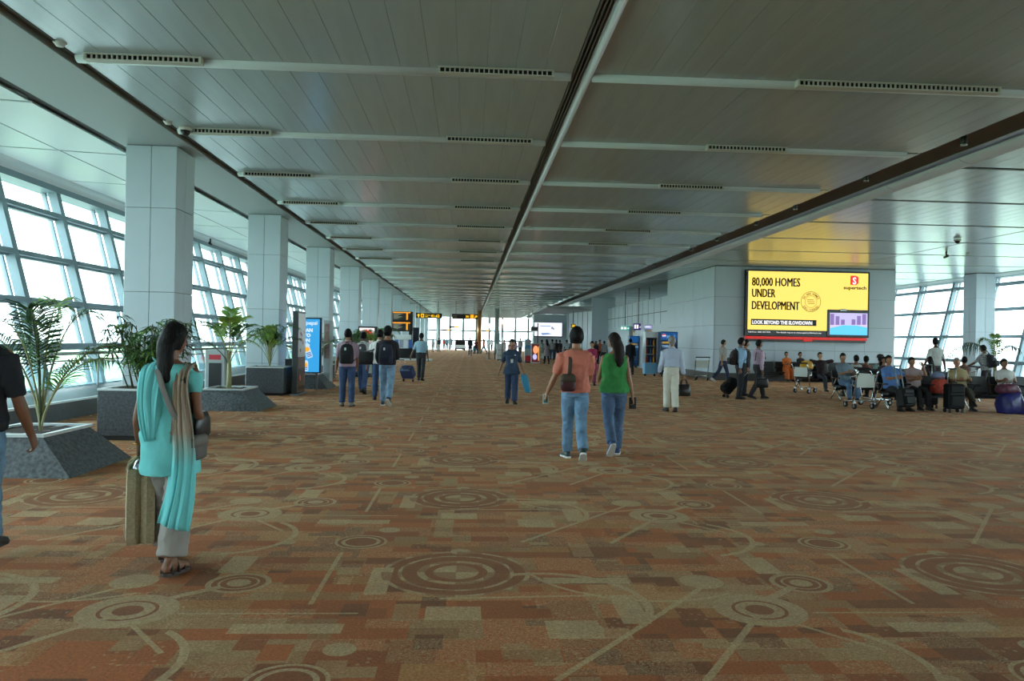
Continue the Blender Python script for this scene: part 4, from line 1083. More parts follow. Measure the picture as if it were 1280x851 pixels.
def can(parent, x, z, a, h=.38):
    ca, sa = math.cos(a), math.sin(a)
    def R(u, v): return (x + u * ca - v * sa, -.012, z + u * sa + v * ca)
    flat(parent, 'can_print', [R(-.08, 0), R(.08, 0), R(.09, .04), R(.09, h - .05), R(.06, h), R(-.06, h), R(-.09, h - .05), R(-.09, .04)], glow('can_silver', (190, 222, 244), .45), .004)
    q = [R(.07 * math.cos(PI * k / 9), h * .58 + .07 * math.sin(PI * k / 9)) for k in range(18)]; flat(parent, 'can_print', [(u[0], -.017, u[2]) for u in q], glow('can_orange', (244, 170, 40), .5), .003)
    for k in range(3): q = [R(-.07, .04 + .05 * k), R(.07, .04 + .05 * k), R(.07, .065 + .05 * k), R(-.07, .065 + .05 * k)]; flat(parent, 'can_print', [(u[0], -.017, u[2]) for u in q], glow('can_blue', (20, 80, 170), .4), .003)
can(o, .5, .95, .35, .46); can(o, .36, .56, .02, .32); can(o, .2, .62, -.1, .5)
# slim white pillar stand behind it
o = thing('stand', 'slim grey poster stand just right of the blue cola advert', 'display stand', (-4.62, 24.6, 0))
b = MB(); b.cbox(0, .22, 0, .5, .02, 2.1, .01); b.build('body', M_soffit, o); b = MB(); b.box(-.04, .26, -.03, .53, 0, .02); b.build('base_plate', M_steel, o)
b = MB(); b.box(.03, .19, -.006, 0, .9, 2.0); b.build('poster', mat('stand_poster', (148, 120, 116), .5, var=.5, vscale=6), o)
# red and white advert
o = thing('lit_advert', 'red and white backlit advert in a black frame behind the backpackers', 'advert', (-5.1, 35.5, 0))
b = MB(); b.cbox(0, .86, 0, .2, 0, 2.1, .012); b.build('cabinet', M_black, o)
flat(o, 'screen', quad(.05, .74, .3, 2.03, 0), glow('advert_white', (246, 240, 238), .45), .008)
M_rd = glow('advert_red', (236, 72, 44), .5)
for x, z, w, h, k in ((.26, 1.55, .13, .42, .3), (.55, 1.7, .12, .25, -.2), (.24, .95, .1, .4, -.15), (.52, 1.05, .15, .32, .3), (.4, .55, .12, .18, 0)):
    flat(o, 'print_shape', [(x + w * math.cos(q) + k * h * math.sin(q), -.01, z + h * math.sin(q)) for q in (2 * PI * j / 14 for j in range(14))], M_rd)
b = MB(); b.box(.40, .44, -.02, -.008, .4, 1.75); b.build('print_shape', M_soffit, o)

# ------------------------------------------------------------------ flight information kiosk
kx, ky = -6.05, 56.5
o = thing('information_kiosk', 'tall black flight information stand with orange headed screens', 'kiosk', (kx, ky, 0))
b = MB(); b.cbox(0, 1.85, 0, .7, 2.1, 3.55, .02); b.build('upper_housing', M_black, o)
b = MB(); b.box(0, .12, .2, .5, 0, 2.1); b.box(1.6, 1.85, .1, .7, 0, 3.3); b.build('post', M_blackm, o)
b = MB(); b.box(1.9, 2.35, .1, .8, 0, 2.4); b.build('side_panel', mat('kiosk_navy', (30, 36, 52), .4), o)
M_or = glow('board_orange', (240, 150, 30), .55); M_sc = mat('board_dark', (52, 54, 50), .3); M_ln = glow('board_text', (170, 180, 160), .3)
for j, z in enumerate((2.95, 2.2)):
    for i, x in enumerate((.42,)):
        q = flat(o, 'screen', quad(x, x + 1.28, z - .02, z + .56, -.002), M_sc)
        flat(q, 'header_bar', quad(x, x + 1.28, z + .48, z + .56, -.01), M_or); flat(q, 'column_bar', quad(x + .98, x + 1.1, z, z + .48, -.01), M_or)
        for k in range(6): flat(q, 'text_line', quad(x + .05, x + .4 + .3 * ((k * 7) % 3) / 2, z + .06 + .07 * k, z + .09 + .07 * k, -.01), M_ln)
flat(o, 'header_bar', quad(.1, .22, 2.3, 3.3, -.002), M_ln)
b = MB(); b.cbox(.35, 1.8, -.25, .5, 1.5, 1.85, .02); b.build('white_counter', M_white, o)
b = MB(); b.cbox(0, 2.3, -.4, .8, 0, .85, .02); b.build('base', M_black, o)
for x, c in ((.6, (60, 110, 190)), (.95, (150, 156, 176)), (1.25, (220, 220, 226)), (1.6, (60, 70, 110))): flat(o, 'print_panel', quad(x, x + .26, .9, 1.48, -.05), mat('kiosk_print_%d' % c[0], c, .5))
b = MB(); b.box(-.3, 3.4, -1.1, -.8, 0, .14); q = b.build('kerb', M_white, None, (kx, ky, 0)); q.name = 'low_kerb'; tag(q, 'low pale kerb on the carpet before the information stand', 'kerb')

# ------------------------------------------------------------------ hanging signs
M_yel = glow('sign_yellow', (250, 196, 30), .55); M_signw = glow('sign_white', (240, 240, 235), .5)
def hang_sign(px0, px1, py0, py1, y, label, draw, m=None, double=True, rods=(.15, .85)):
    a = aty(px0, py0, y); c = aty(px1, py1, y); w = c.x - a.x; h = a.z - c.z
    o = thing('hanging_sign', label, 'sign', (a.x, y, c.z))
    b = MB(); b.cbox(0, w, 0, .16, 0, h, .012); b.build('box', m or M_black, o)
    for f in rods: b = MB(); b.tube([(w * f, .08, h), (w * f, .08, CEIL - c.z)], .022, 6); b.build('rod', M_blackm, o)
    draw(o, w, h); return o
def arrow(o, x, z, s, a, m):
    def R(u, v): return (x + (u * math.cos(a) - v * math.sin(a)) * s, -.008, z + (u * math.sin(a) + v * math.cos(a)) * s)
    flat(o, 'arrow', [R(-.12, -.5), R(.12, -.5), R(.12, 0), R(.4, 0), R(0, .5), R(-.4, 0), R(-.12, 0)], m)
def d1(o, w, h):
    arrow(o, .1 * w, h * .5, h * .8, 0, M_yel); flat(o, 'icon', quad(.19 * w, .31 * w, .12 * h, .88 * h, -.002), M_yel); flat(o, 'icon', quad(.225 * w, .275 * w, .3 * h, .7 * h, -.009), M_black)
    text(o, 'Gates', h * .42, M_yel, (.35 * w, -.004, .5 * h)); flat(o, 'text_line', quad(.35 * w, .46 * w, .22 * h, .34 * h, -.002), M_yel)
    text(o, '41-62', h * .78, M_yel, (.57 * w, -.004, .22 * h), xs=.95, bold=.01)
def d2(o, w, h):
    for k in range(2): flat(o, 'text_line', quad(.04 * w, .2 * w, (.3 + .3 * k) * h, (.4 + .3 * k) * h, -.002), mat('sign_dim', (140, 120, 70), .5))
    text(o, '30', h * .6, M_yel, (.52 * w, -.004, .28 * h), xs=1.1, bold=.01); flat(o, 'icon', quad(.7 * w, .84 * w, .1 * h, .9 * h, -.002), glow('sign_orange', (246, 150, 30), .55)); flat(o, 'icon', quad(.74 * w, .8 * w, .3 * h, .7 * h, -.009), M_yel)
    arrow(o, .92 * w, .5 * h, h * .7, -PI / 4, M_yel)
hang_sign(520, 552.5, 391, 398, 68, 'long black gate sign with yellow arrow hanging above the left walkway', d1)
hang_sign(565, 597.5, 392, 399, 68, 'long black gate sign with orange icon hanging above the hall centre', d2)
def d3(o, w, h): flat(o, 'icon', quad(.55 * w, .95 * w, .1 * h, .9 * h, -.002), M_yel)
hang_sign(561, 574, 407.5, 410, 100, 'tiny far yellow and black sign under the hall centre sign', d3); hang_sign(553, 563, 411.2, 413, 108, 'tiny far black sign left of the other far sign', d3)
hang_sign(602, 612, 412, 414, 104, 'tiny far grey sign right of the copper column', d3, M_soffit)
def d4(o, w, h): text(o, '30', h * .75, M_yel, (.5 * w, -.004, .24 * h), align='CENTER', bold=.012)
hang_sign(714, 719.5, 404.5, 410, 64, 'small square black sign with yellow number 30 on a long rod', d4, None, True, (.5,))
# restroom signs standing out from the right-hand wall
def d5(o, w, h):
    flat(o, 'icon', quad(.08 * w, .24 * w, .2 * h, .8 * h, -.002), M_signw); flat(o, 'icon', quad(.3 * w, .46 * w, .2 * h, .8 * h, -.002), M_signw); text(o, '4', h * .8, M_signw, (.76 * w, -.004, .22 * h), align='CENTER', xs=1.3, bold=.014)
a = hang_sign(792, 805, 404, 412.5, 47.5, 'dark purple sign with white figures and a numeral by the doors', d5, mat('sign_purple', (40, 26, 84), .4, emit=(50, 30, 110), estr=.25), rods=(.5,))
def d6(o, w, h):
    flat(o, 'icon', quad(.06 * w, .3 * w, .2 * h, .8 * h, -.002), M_signw); flat(o, 'icon', quad(.38 * w, .62 * w, .2 * h, .8 * h, -.002), M_signw); arrow(o, .8 * w, .5 * h, h * .6, -PI / 2, M_signw)
hang_sign(775.5, 787.5, 407.5, 412.8, 51, 'small green exit sign with white pictograms by the doors', d6, glow('exit_green', (40, 170, 150), .4), rods=(.5,))
o = hang_sign(805.5, 817.5, 405.5, 411.5, 46.5, 'pale lilac glowing box beside the purple sign', lambda o, w, h: flat(o, 'text_line', quad(.1 * w, .6 * w, .4 * h, .6 * h, -.002), M_signw), glow('lilac_box', (190, 190, 240), .42), rods=(.5,))  # plain lilac glowing box right of the purple sign

# ------------------------------------------------------------------ drinks machines
def drinks_machine(x, y, rz, label, h=2.12, w=.82, d=.8, mark=True):
    o = thing('drinks_machine', label, 'vending machine', (x, y, 0), rz)
    b = MB(); b.cbox(0, w, .02, d, .1, h, .015); b.build('cabinet', mat('machine_navy', (24, 62, 104), .35), o)
    for i in (.08, w - .14):
        for j in (.1, d - .15): b = MB(); b.box(i, i + .06, j, j + .06, 0, .1); b.build('foot', M_black, o)
    b = MB(); b.cbox(.04, w - .04, 0, .02, .3, h - .42, .004); q = b.build('door', mat('machine_blue', (22, 78, 132), .3), o)
    b = MB(); b.tube([(.09, -.03, .9), (.09, -.03, 1.3)], .012, 6); b.build('handle', M_chrome, q)
    flat(o, 'header_panel', quad(.03, w - .03, h - .4, h - .04, .02), glow('machine_header', (26, 92, 160), .3), .012)
    if mark: cola_mark(o, (.16, h - .2), .09, .006); text(o, 'pepsi', .19, glow('machine_pale', (120, 180, 230), .4), (.29, .004, h - .27), bold=.004)
    text(o, 'HAVE A', .12, glow('machine_gold', (214, 176, 50), .4), (.07, -.002, h - .56), bold=.004); text(o, 'THIRST?', .14, glow('machine_pale2', (150, 190, 220), .35), (.07, -.002, h - .74), bold=.005)
    for k in range(4): b = MB(); b.box(.08, w - .1, -.004, 0, .5 + .2 * k, .53 + .2 * k); b.build('shelf_strip', mat('machine_strip', (70, 130, 170), .4), o)
    return o
drinks_machine(8.95, 35.6, 0, 'blue cola vending machine left of the man in white trousers')
o = thing('bottle_display', 'narrow display case of bottles beside the blue cola vending machine', 'display case', (8.62, 36.0, 0))
b = MB(); b.cbox(-.3, .27, 0, .5, .1, .62, .01); b.build('base', mat('case_blue', (120, 180, 216), .4), o)
b = MB(); b.cbox(-.3, .27, 0, .5, 1.82, 2.1, .01); b.build('header', M_white, o)
for x in (-.3, .23): b = MB(); b.box(x, x + .04, 0, .5, .62, 1.82); b.build('upright', M_steel, o)
for k in range(3): b = MB(); b.box(-.26, .23, .02, .48, .62 + .4 * k, .64 + .4 * k); b.build('shelf', M_steel, o)
b = MB(); b.box(-.26, .23, .44, .48, .64, 1.82); b.build('back', mat('case_back', (40, 44, 70), .5), o)
for i in (-.26, .19): b = MB(); b.lathe([(.05, 0), (.05, .1)], (i + .02, .2, 0), 10); b.build('wheel', M_rubber, o)
for k in range(3):
    for i in range(3):
        b = MB(); b.lathe([(.035, 0), (.04, .02), (.04, .2), (.014, .27), (.014, .3), (0.001, .305)], n=10)
        q = b.build('bottle', mat('bottle_%d' % i, ((190, 60, 50), (60, 110, 190), (222, 160, 50))[i], .25), None, (8.62 - .16 + .15 * i, 36.18, .64 + .4 * k)); tag(q, 'small %s drink bottle on the %s shelf of the bottle display' % (('red', 'blue', 'orange')[i], ('lowest', 'middle', 'top')[k]), 'bottle', 'bottles in the display case')
drinks_machine(10.0, 47.6, 0, 'dark blue vending machine by the far doorway', 2.0, .6, .6, False)

# ------------------------------------------------------------------ distant lamps, counters, screens
M_lampw = glow('lamp_bowl', (255, 226, 190), 1.3)
for px, pb, y, lab in ((612, 404.5, 63, 'floor lamp with bowl uplight left of the uniformed woman'), (628.5, 399.5, 58, 'taller floor lamp with bowl uplight above the uniformed woman')):
    a = aty(px, pb, y); o = thing('floor_lamp', lab, 'lamp', (a.x, y, 0)); hh = a.z
    b = MB(); b.lathe([(.2, 0), (.2, .04), (.05, .07)], n=16); b.build('base', M_steel, o)
    b = MB(); b.lathe([(.055, .05), (.045, hh - .3)], n=10); b.build('pole', M_steel, o)
    b = MB(); b.lathe([(.05, hh - .32), (.16, hh - .24), (.27, hh - .08), (.30, hh), (.26, hh + .01), (.02, hh - .06)], n=18); b.build('bowl', M_lampw, o)
def counter(px0, px1, pb, pt, y, label, m, name='counter', cat='counter', d=.7):
    a = aty(px0, pb, y); c = aty(px1, pt, y); o = thing(name, label, cat, (a.x, y, 0)); w = c.x - a.x; h = c.z
    b = MB(); b.cbox(0, w, 0, d, .08, h - .05, .02); b.build('body', m, o)
    b = MB(); b.cbox(-.04, w + .04, -.04, d + .04, h - .05, h, .01); b.build('top', M_steel, o)
    b = MB(); b.box(.03, w - .03, .03, d - .03, 0, .08); b.build('plinth', M_black, o)
    for k in range(2): b = MB(); b.box(.06, w - .06, -.012, 0, h * (.28 + .33 * k), h * (.32 + .33 * k)); b.build('groove_strip', M_steel, o)
    return o
counter(621, 632, 441, 429.5, 60, 'white service counter behind the uniformed woman', M_white); counter(635, 642, 444, 431, 58.6, 'pink and white counter just right of the white counter', mat('counter_pink', (220, 190, 204), .5))
o = thing('glass_partition', 'tall glass partition with steel posts beside the white counter', 'partition', (aty(618.5, 440, 62).x, 62, 0))
for x in (0, .35): b = MB(); b.lathe([(.05, 0), (.05, 2.2)], (x, 0, 0), 10); b.build('post', M_steel, o)
b = MB(); b.box(.06, .29, -.01, .01, .1, 2.1); b.build('pane', M_glass, o)
o = counter(656, 664, 444.5, 424, 55, 'pale striped promotion stand beside the lit poster', M_soffit, 'promotion_stand', 'stand', .5); flat(o, 'print_panel', quad(.03, .42, 1.0, 1.25, -.013), mat('stand_blue', (90, 150, 200), .5)); flat(o, 'print_panel', quad(.03, .42, .1, .5, -.013), mat('stand_red', (190, 40, 44), .5))
a = aty(663.6, 447.5, 53); c = aty(675.5, 429, 53); o = thing('lit_poster', 'small backlit poster in a pale frame on the floor of the hall centre', 'advert', (a.x, 53, 0)); w, h = c.x - a.x, c.z
b = MB(); b.cbox(0, w, 0, .15, .02, h, .015); b.build('frame', M_nose, o)
flat(o, 'screen', quad(.06, w - .06, .1, h - .07, 0), glow('poster_dark', (96, 40, 40), .3), .008)
flat(o, 'print_shape', [(w * (.5 + .28 * math.cos(q)), -.01, h * (.68 + .2 * math.sin(q))) for q in (2 * PI * k / 12 for k in range(12))], glow('poster_skin', (250, 160, 110), .5)); flat(o, 'print_shape', [(w * (.42 + .24 * math.cos(q)), -.017, h * (.33 + .14 * math.sin(q))) for q in (2 * PI * k / 12 for k in range(12))], glow('poster_pale', (190, 190, 240), .5)); flat(o, 'print_shape', quad(w * .78, w * .88, h * .15, h * .85, -.01), M_or)
o = thing('sign_post', 'thin black post with a small grey notice box beside the far white screen', 'sign', (aty(671.8, 440, 57).x, 57, 0)); b = MB(); b.tube([(0, 0, 0), (0, 0, 2.9)], .035, 8); b.build('post', M_blackm, o)
b = MB(); b.lathe([(.2, 0), (.2, .03), (.04, .05)], n=14); b.build('base', M_blackm, o); b = MB(); b.cbox(-.52, -.04, -.06, .06, 2.3, 2.62, .01); b.build('notice_box', mat('notice_grey', (108, 104, 108), .5), o)
# far white screen on its own wall
a = aty(667, 396, 71); b = MB(); b.box(5.9, 8.95, 71, 73, 0, 4.05); wq = struct('wall_far', b, M_clad)
b = MB(); b.prism([(8.95, 71, 0), (10.66, 59.0, 0), (11.2, 59.0, 0), (11.2, 73, 0), (8.95, 73, 0)], (0, 0, 4.15)); wq2 = struct('wall_far', b, M_clad)
for k in range(8):
    t = (k + .5) / 8; x = 8.95 + 1.71 * t; y = 71 - 12 * t; b = MB(); b.box(x - .03, x + .012, y - .012, y + .012, 0, 4.14); b.build('joint', M_joint, wq2)
b = MB(); b.box(5.9, 10.6, 59, 73, 4.15, 4.3); struct('soffit', b, M_soffit, wq2)
a = aty(667.5, 402, 70.7); c = aty(703, 421.5, 70.7); o = thing('display_screen', 'wide pale blue and white lit screen on the far wall', 'screen', (a.x, 70.7, c.z)); w, h = c.x - a.x, a.z - c.z
b = MB(); b.cbox(0, w, 0, .28, 0, h, .02); b.build('cabinet', M_black, o); flat(o, 'screen', quad(.05, w - .05, .08, h - .06, 0), glow('screen_pale', (228, 234, 248), .55), .01)
flat(o, 'print_shape', [(w * .3, -.012, h * .12), (w * .62, -.012, h * .2), (w * .5, -.012, h * .28), (w * .25, -.012, h * .26)], glow('screen_blue', (130, 160, 210), .45)); flat(o, 'print_shape', [(w * .6, -.012, h * .55), (w * .72, -.012, h * .48), (w * .7, -.012, h * .6), (w * .62, -.012, h * .72)], glow('screen_grey', (150, 150, 180), .45))  # blue and grey picture shapes shown on the screen
flat(o, 'text_line', quad(w * .22, w * .58, h * .7, h * .75, -.012), glow('screen_blue', (130, 160, 210), .45))

# ------------------------------------------------------------------ benches
M_seat = mat('seat_black', (30, 31, 34), .45, bump=.1)
def bench(x0, y, n, rz, label, pitch=.58):
    """row of seats; sitters face -Y before rz; x0 is the first seat's centre"""
    o = thing('bench_seating', label, 'bench', (x0, y, 0), rz)
    for k in range(n):
        c = k * pitch; b = MB(); prof = [(-.24, .405), (-.22, .435), (0, .42), (.2, .41), (.24, .43), (.24, .39), (0, .375), (-.22, .38)]
        b.rings([[Vector((c + dx, py, pz)) for py, pz in prof] for dx in (-.255, -.24, .24, .255)], True, False); b.build('seat', M_seat, o)
        b = MB(); prof = [(.22, .44), (.3, .66), (.345, .86), (.375, .86), (.335, .65), (.255, .43)]
        b.rings([[Vector((c + dx, py, pz)) for py, pz in prof] for dx in (-.25, .25)], True, False); b.build('backrest', M_seat, o)
    L0, L1 = -.3, (n - 1) * pitch + .3
    b = MB(); b.box(L0, L1, -.04, .04, .31, .37); b.build('beam', M_blackm, o)
    for c in (L0 + .02, (L0 + L1) / 2, L1 - .02):
        b = MB()
        b.tube([(c, 0, .34), (c, -.16, .16), (c, -.3, .03)], .022, 7); b.tube([(c, 0, .34), (c, .16, .16), (c, .3, .03)], .022, 7); b.tube([(c, 0, .3), (c, 0, .4)], .04, 8)
        b.build('leg', M_chrome, o)
    for k in range(n + 1):
        c = -pitch / 2 + k * pitch; b = MB(); b.tube([(c, .2, .42), (c, .05, .5), (c, -.05, .64), (c, -.25, .655), (c, .22, .66), (c, .28, .56)], .016, 6); b.build('armrest', M_chrome if k in (0, n) else M_blackm, o)
    return o
bench(10.69, 18.8, 7, 0, 'black bench row nearest the camera, holding the man in the blue shirt', .597)
bench(10.95, 21.8, 7, 0, 'black bench row behind the nearest one, holding the man in grey blue shirt', .597)
bench(14.63, 22.75, 6, PI, 'black bench row facing the windows, back to back with the second row', .597)
bench(11.76, 26.2, 5, 0, 'black bench row holding the man with hands behind his head', .597)
bench(12.93, 32.35, 9, 0, 'black bench row along the white wall under the billboard', .597)

# ------------------------------------------------------------------ luggage trolleys
def trolley(x, y, rz, label, load=True):
    """airport trolley, handle side toward -Y before rz"""
    o = thing('luggage_trolley', label, 'trolley', (x, y, 0), rz)
    b = MB()
    for s in (-1, 1): b.tube([(s * .29, -.3, 1.0), (s * .29, -.27, .9), (s * .28, -.15, .45), (s * .27, -.1, .2), (s * .2, .3, .17), (s * .07, .55, .15)], .018, 7)
    b.tube([(-.27, -.1, .2), (.27, -.1, .2)], .015, 6); b.tube([(-.2, .3, .17), (.2, .3, .17)], .014, 6); b.tube([(-.07, .55, .15), (.07, .55, .15)], .016, 6); b.build('frame', M_chrome, o)
    b = MB(); b.tube([(-.31, -.31, 1.0), (.31, -.31, 1.0)], .022, 8); b.build('handle', M_rubber, o)
    b = MB(); b.box(-.25, .25, -.215, -.2, .55, .86, Matrix.Rotation(0, 4, 'X')); b.build('sign_plate', mat('trolley_plate', (196, 200, 190), .4), o)
    b = MB()
    for s in (-1, 1): b.tube([(s * .27, -.25, .86), (s * .25, .02, .8), (s * .25, .02, .62), (s * .27, -.2, .56)], .01, 5)
    b.tube([(-.25, .02, .8), (.25, .02, .8)], .01, 5); b.tube([(-.25, .02, .62), (.25, .02, .62)], .01, 5)
    for k in range(5): b.tube([(-.2 + .1 * k, .02, .8), (-.2 + .1 * k, .02, .62), (-.2 + .1 * k, -.2, .56)], .006, 4)
    b.build('basket', M_chrome, o)
    b = MB()
    for k in range(5): xx = .18 - .02 * k; b.tube([(-xx, .0 + .1 * k, .185), (xx, .0 + .1 * k, .185)], .008, 5)
    b.build('deck', M_chrome, o)
    for wx, wy in ((-.26, -.14), (.26, -.14), (0, .55)):
        b = MB(); b.tube([(wx - .02, wy, .075), (wx + .02, wy, .075)], .075, 14); q = b.build('wheel', M_rubber, o)
        b = MB(); b.tube([(wx - .024, wy, .075), (wx + .024, wy, .075)], .035, 10); b.build('hub', M_steel, q)
        b = MB(); b.box(wx - .03, wx + .03, wy - .02, wy + .02, .12, .19); b.build('fork', M_steel, q)
    return o
t1 = at(879, 476); trolley(t1.x, t1.y + .4, 0, 'empty steel luggage trolley parked against the white wall')
trolley(11.12, 24.9, rad(-60), 'luggage trolley with a yellow bag before the wall seats')
trolley(9.9, 18.95, rad(10), 'luggage trolley with pale back plate beside the nearest bench row')
trolley(10.75, 19.95, rad(-80), 'second luggage trolley between the pale backed one and the blue shirt man')
trolley(-2.72, 22.6, 0, 'luggage trolley pushed by the man in white behind the backpacker')
trolley(aty(1203, 490, 23.8).x, 23.75, rad(100), 'dark luggage trolley among the seats behind the older man')
# electric buggy far down the hall
a = at(575, 438.2); o = thing('passenger_buggy', 'white electric passenger buggy seen from behind far down the hall', 'buggy', (a.x, a.y, 0), 0)
b = MB(); b.cbox(-.78, .78, 0, 2.6, .28, .8, .06); b.build('body', M_white, o)
b = MB(); b.cbox(-.72, .72, .15, .4, .8, 1.35, .05); b.cbox(-.72, .72, .1, .8, .72, .9, .05); b.build('rear_seat', M_black, o)
b = MB(); b.cbox(-.72, .72, 1.3, 1.5, .8, 1.35, .05); b.build('front_seat', M_black, o)
b = MB(); b.cbox(-.7, .7, -.06, 0, .22, .36, .02); b.build('bumper', M_blackm, o)
for s in (-1, 1):
    for yy in (.35, 2.2): b = MB(); b.tube([(s * .62 - .1, yy, .24), (s * .62 + .1, yy, .24)], .24, 16); b.build('wheel', M_rubber, o)
    b = MB(); b.tube([(s * .76, .1, .8), (s * .76, .1, 1.3), (s * .76, .6, 1.32)], .025, 6); b.build('side_rail', M_steel, o)
# small info machine on the left aisle behind the woman in turquoise
o = thing('information_machine', 'grey machine with a red label by the left windows behind the woman in turquoise', 'machine', (aty(250, 480, 18.6).x, 18.9, 0))
b = MB(); b.cbox(0, .48, 0, .4, .0, 1.22, .02); b.build('body', M_soffit, o); flat(o, 'red_label', quad(.1, .38, .98, 1.1, -.002), mat('print_red_matt', (190, 40, 60), .5)); flat(o, 'screen', quad(.1, .4, .3, .9, -.002), M_black)
# ------------------------------------------------------------------ carried things
def carried(info, name, label, cat, o, group=None):
    """a thing placed by a person's body: o is its base in the person's frame"""
    w = info['M'] @ Vector(o); t = thing(name, label, cat, w, info['M'].to_euler().z, group); return t
def backpack(info, label, m, m2, w=.15, d=.17, z0=.04, z1=.44, group=None, lop=0):
    s, T = info['s'], info['T']; o = T((0, -.2 * s, z0 * s)); t = carried(info, 'backpack', label, 'backpack', o, group)
    L = lambda x, y, z: T((x * s, y * s, z * s)) - o
    b = MB(); rs = []
    for f, k, dd in ((0, .8, .75), (.06, .96, .95), (.3, 1, 1), (.65, .97, .9), (.88, .8, .66), (.97, .55, .45), (1, .3, .25)):
        z = z0 + (z1 + .04 - z0) * f; rs.append([L(w * k * math.copysign(abs(math.cos(q)) ** .6, math.cos(q)), -.145 - d * dd * .5 + d * dd * .5 * math.copysign(abs(math.sin(q)) ** .6, math.sin(q)), z) for q in (2 * PI * j / 20 for j in range(20))])
    b.rings(rs); t_ = b.build('body', m, t)
    b = MB(); rs = []
    for f, k in ((0, .75), (.08, .95), (.8, .95), (1, .7)):
        z = z0 + .03 + (z1 - z0) * .45 * f; rs.append([L(w * .8 * k * math.copysign(abs(math.cos(q)) ** .6, math.cos(q)), -.145 - d - .02 + .05 * k * math.copysign(abs(math.sin(q)) ** .6, math.sin(q)), z) for q in (2 * PI * j / 14 for j in range(14))])
    b.rings(rs); b.build('front_pocket', m2, t)
    for sd in (-1, 1):
        b = MB(); b.tube([L(sd * .06, -.14, z1 - .02), L(sd * .085, -.1, .5), L(sd * .1, -.02, .528), L(sd * .11, .08, .46), L(sd * .125, .15, .36), L(sd * .155, .1, .22), L(sd * .165, -.02, .13), L(sd * .13, -.15, z0 + .05)], .028 * s, 8, True, (1, .32), TORSO_UP(info)); b.build('strap', m2, t)
    b = MB(); b.tube([L(-.03, -.15, z1 + .03), L(-.02, -.17, z1 + .075), L(.02, -.17, z1 + .075), L(.03, -.15, z1 + .03)], .009 * s, 6); b.build('grab_handle', m2, t)
    b = MB(); b.box(-.02, .02, -.006, .006, -.03, .03, Matrix.Translation(L(-.02, -.155 - d, z0 + .33))); b.build('tag', M_white, t)
    return t
def TORSO_UP(info): return info['TM'] @ Vector((1, 0, 0))
def hand_bag(info, sd, label, m, w=.36, h=.3, d=.14, drop=.13, ang=90, name='bag', cat='bag', m2=None, group=None):
    """bag with two handles hanging from a hand"""
    hd = info['M'].inverted() @ info['hand'][sd]; o = hd + Vector((0, 0, -drop - h)); t = carried(info, name, label, cat, o, group)
    R = Matrix.Rotation(rad(ang), 3, 'Z'); Q = lambda x, y, z: R @ Vector((x, y, z))
    b = MB(); rs = []
    for f, k, kd in ((0, .9, .8), (.08, 1, 1), (.5, 1, 1), (.85, .93, .7), (1, .86, .35)):
        rs.append([Q(w / 2 * k * math.copysign(abs(math.cos(q)) ** .5, math.cos(q)), d / 2 * kd * math.copysign(abs(math.sin(q)) ** .6, math.sin(q)), h * f) for q in (2 * PI * j / 20 for j in range(20))])
    b.rings(rs); b.build('body', m, t)
    for s in (-1, 1):
        b = MB(); b.tube([Q(-w * .28, s * d * .22, h * .8), Q(-w * .2, s * d * .2, h + drop * .6), Q(-w * .06, s * .01, h + drop), Q(w * .06, s * .01, h + drop), Q(w * .2, s * d * .2, h + drop * .6), Q(w * .28, s * d * .22, h * .8)], .011, 7); b.build('handle', m2 or m, t)
    b = MB(); b.box(-w * .34, w * .34, -.006, .006, h * .97, h * 1.02, R.to_4x4()); b.build('zip', M_steel, t)
    return t
def suitcase(p, rz, label, m, w=.38, h=.54, d=.23, tilt=0, ext=.42, group=None):
    """wheeled case; tilt leans it back toward its handle (-Y before rz)"""
    t = thing('suitcase', label, 'suitcase', (p[0], p[1], 0), rz, group)
    K = Matrix.Translation((0, 0, .05)) @ Matrix.Rotation(rad(tilt), 4, 'X')
    b = MB(); b.cbox(-w / 2, w / 2, -.0, d, .04, .04 + h, .035, K); b.build('shell', m, t)
    b = MB(); b.cbox(-w / 2 + .04, w / 2 - .04, d - .005, d + .04, .1, .04 + h * .55, .02, K); b.cbox(-w / 2 + .04, w / 2 - .04, d - .005, d + .03, .08 + h * .6, h, .015, K); b.build('pocket', m, t)
    b = MB()
    for sx in (-1, 1): b.tube([K @ Vector((sx * .1, .03, h)), K @ Vector((sx * .1, .03, h + ext))], .011 if ext < .6 else .02, 7)
    b.build('pull_rod', M_steel if ext < .6 else M_alu, t); b = MB(); b.tube([K @ Vector((-.11, .03, h + ext)), K @ Vector((.11, .03, h + ext))], .018, 8); b.build('grip', M_black, t)
    b = MB(); b.tube([K @ Vector((-.07, d * .5, h + .03)), K @ Vector((-.06, d * .5, h + .075)), K @ Vector((.06, d * .5, h + .075)), K @ Vector((.07, d * .5, h + .03))], .01, 6); b.build('top_handle', M_black, t)
    for sx in (-1, 1): b = MB(); b.tube([(sx * (w / 2 - .05) - .015, .02, .05), (sx * (w / 2 - .05) + .015, .02, .05)], .05, 12); b.build('wheel', M_rubber, t)
    if tilt < 5:
        for sx in (-1, 1): b = MB(); b.box(sx * (w / 2 - .05) - .02, sx * (w / 2 - .05) + .02, d - .05, d - .01, 0, .1); b.build('foot', M_black, t)
    return t
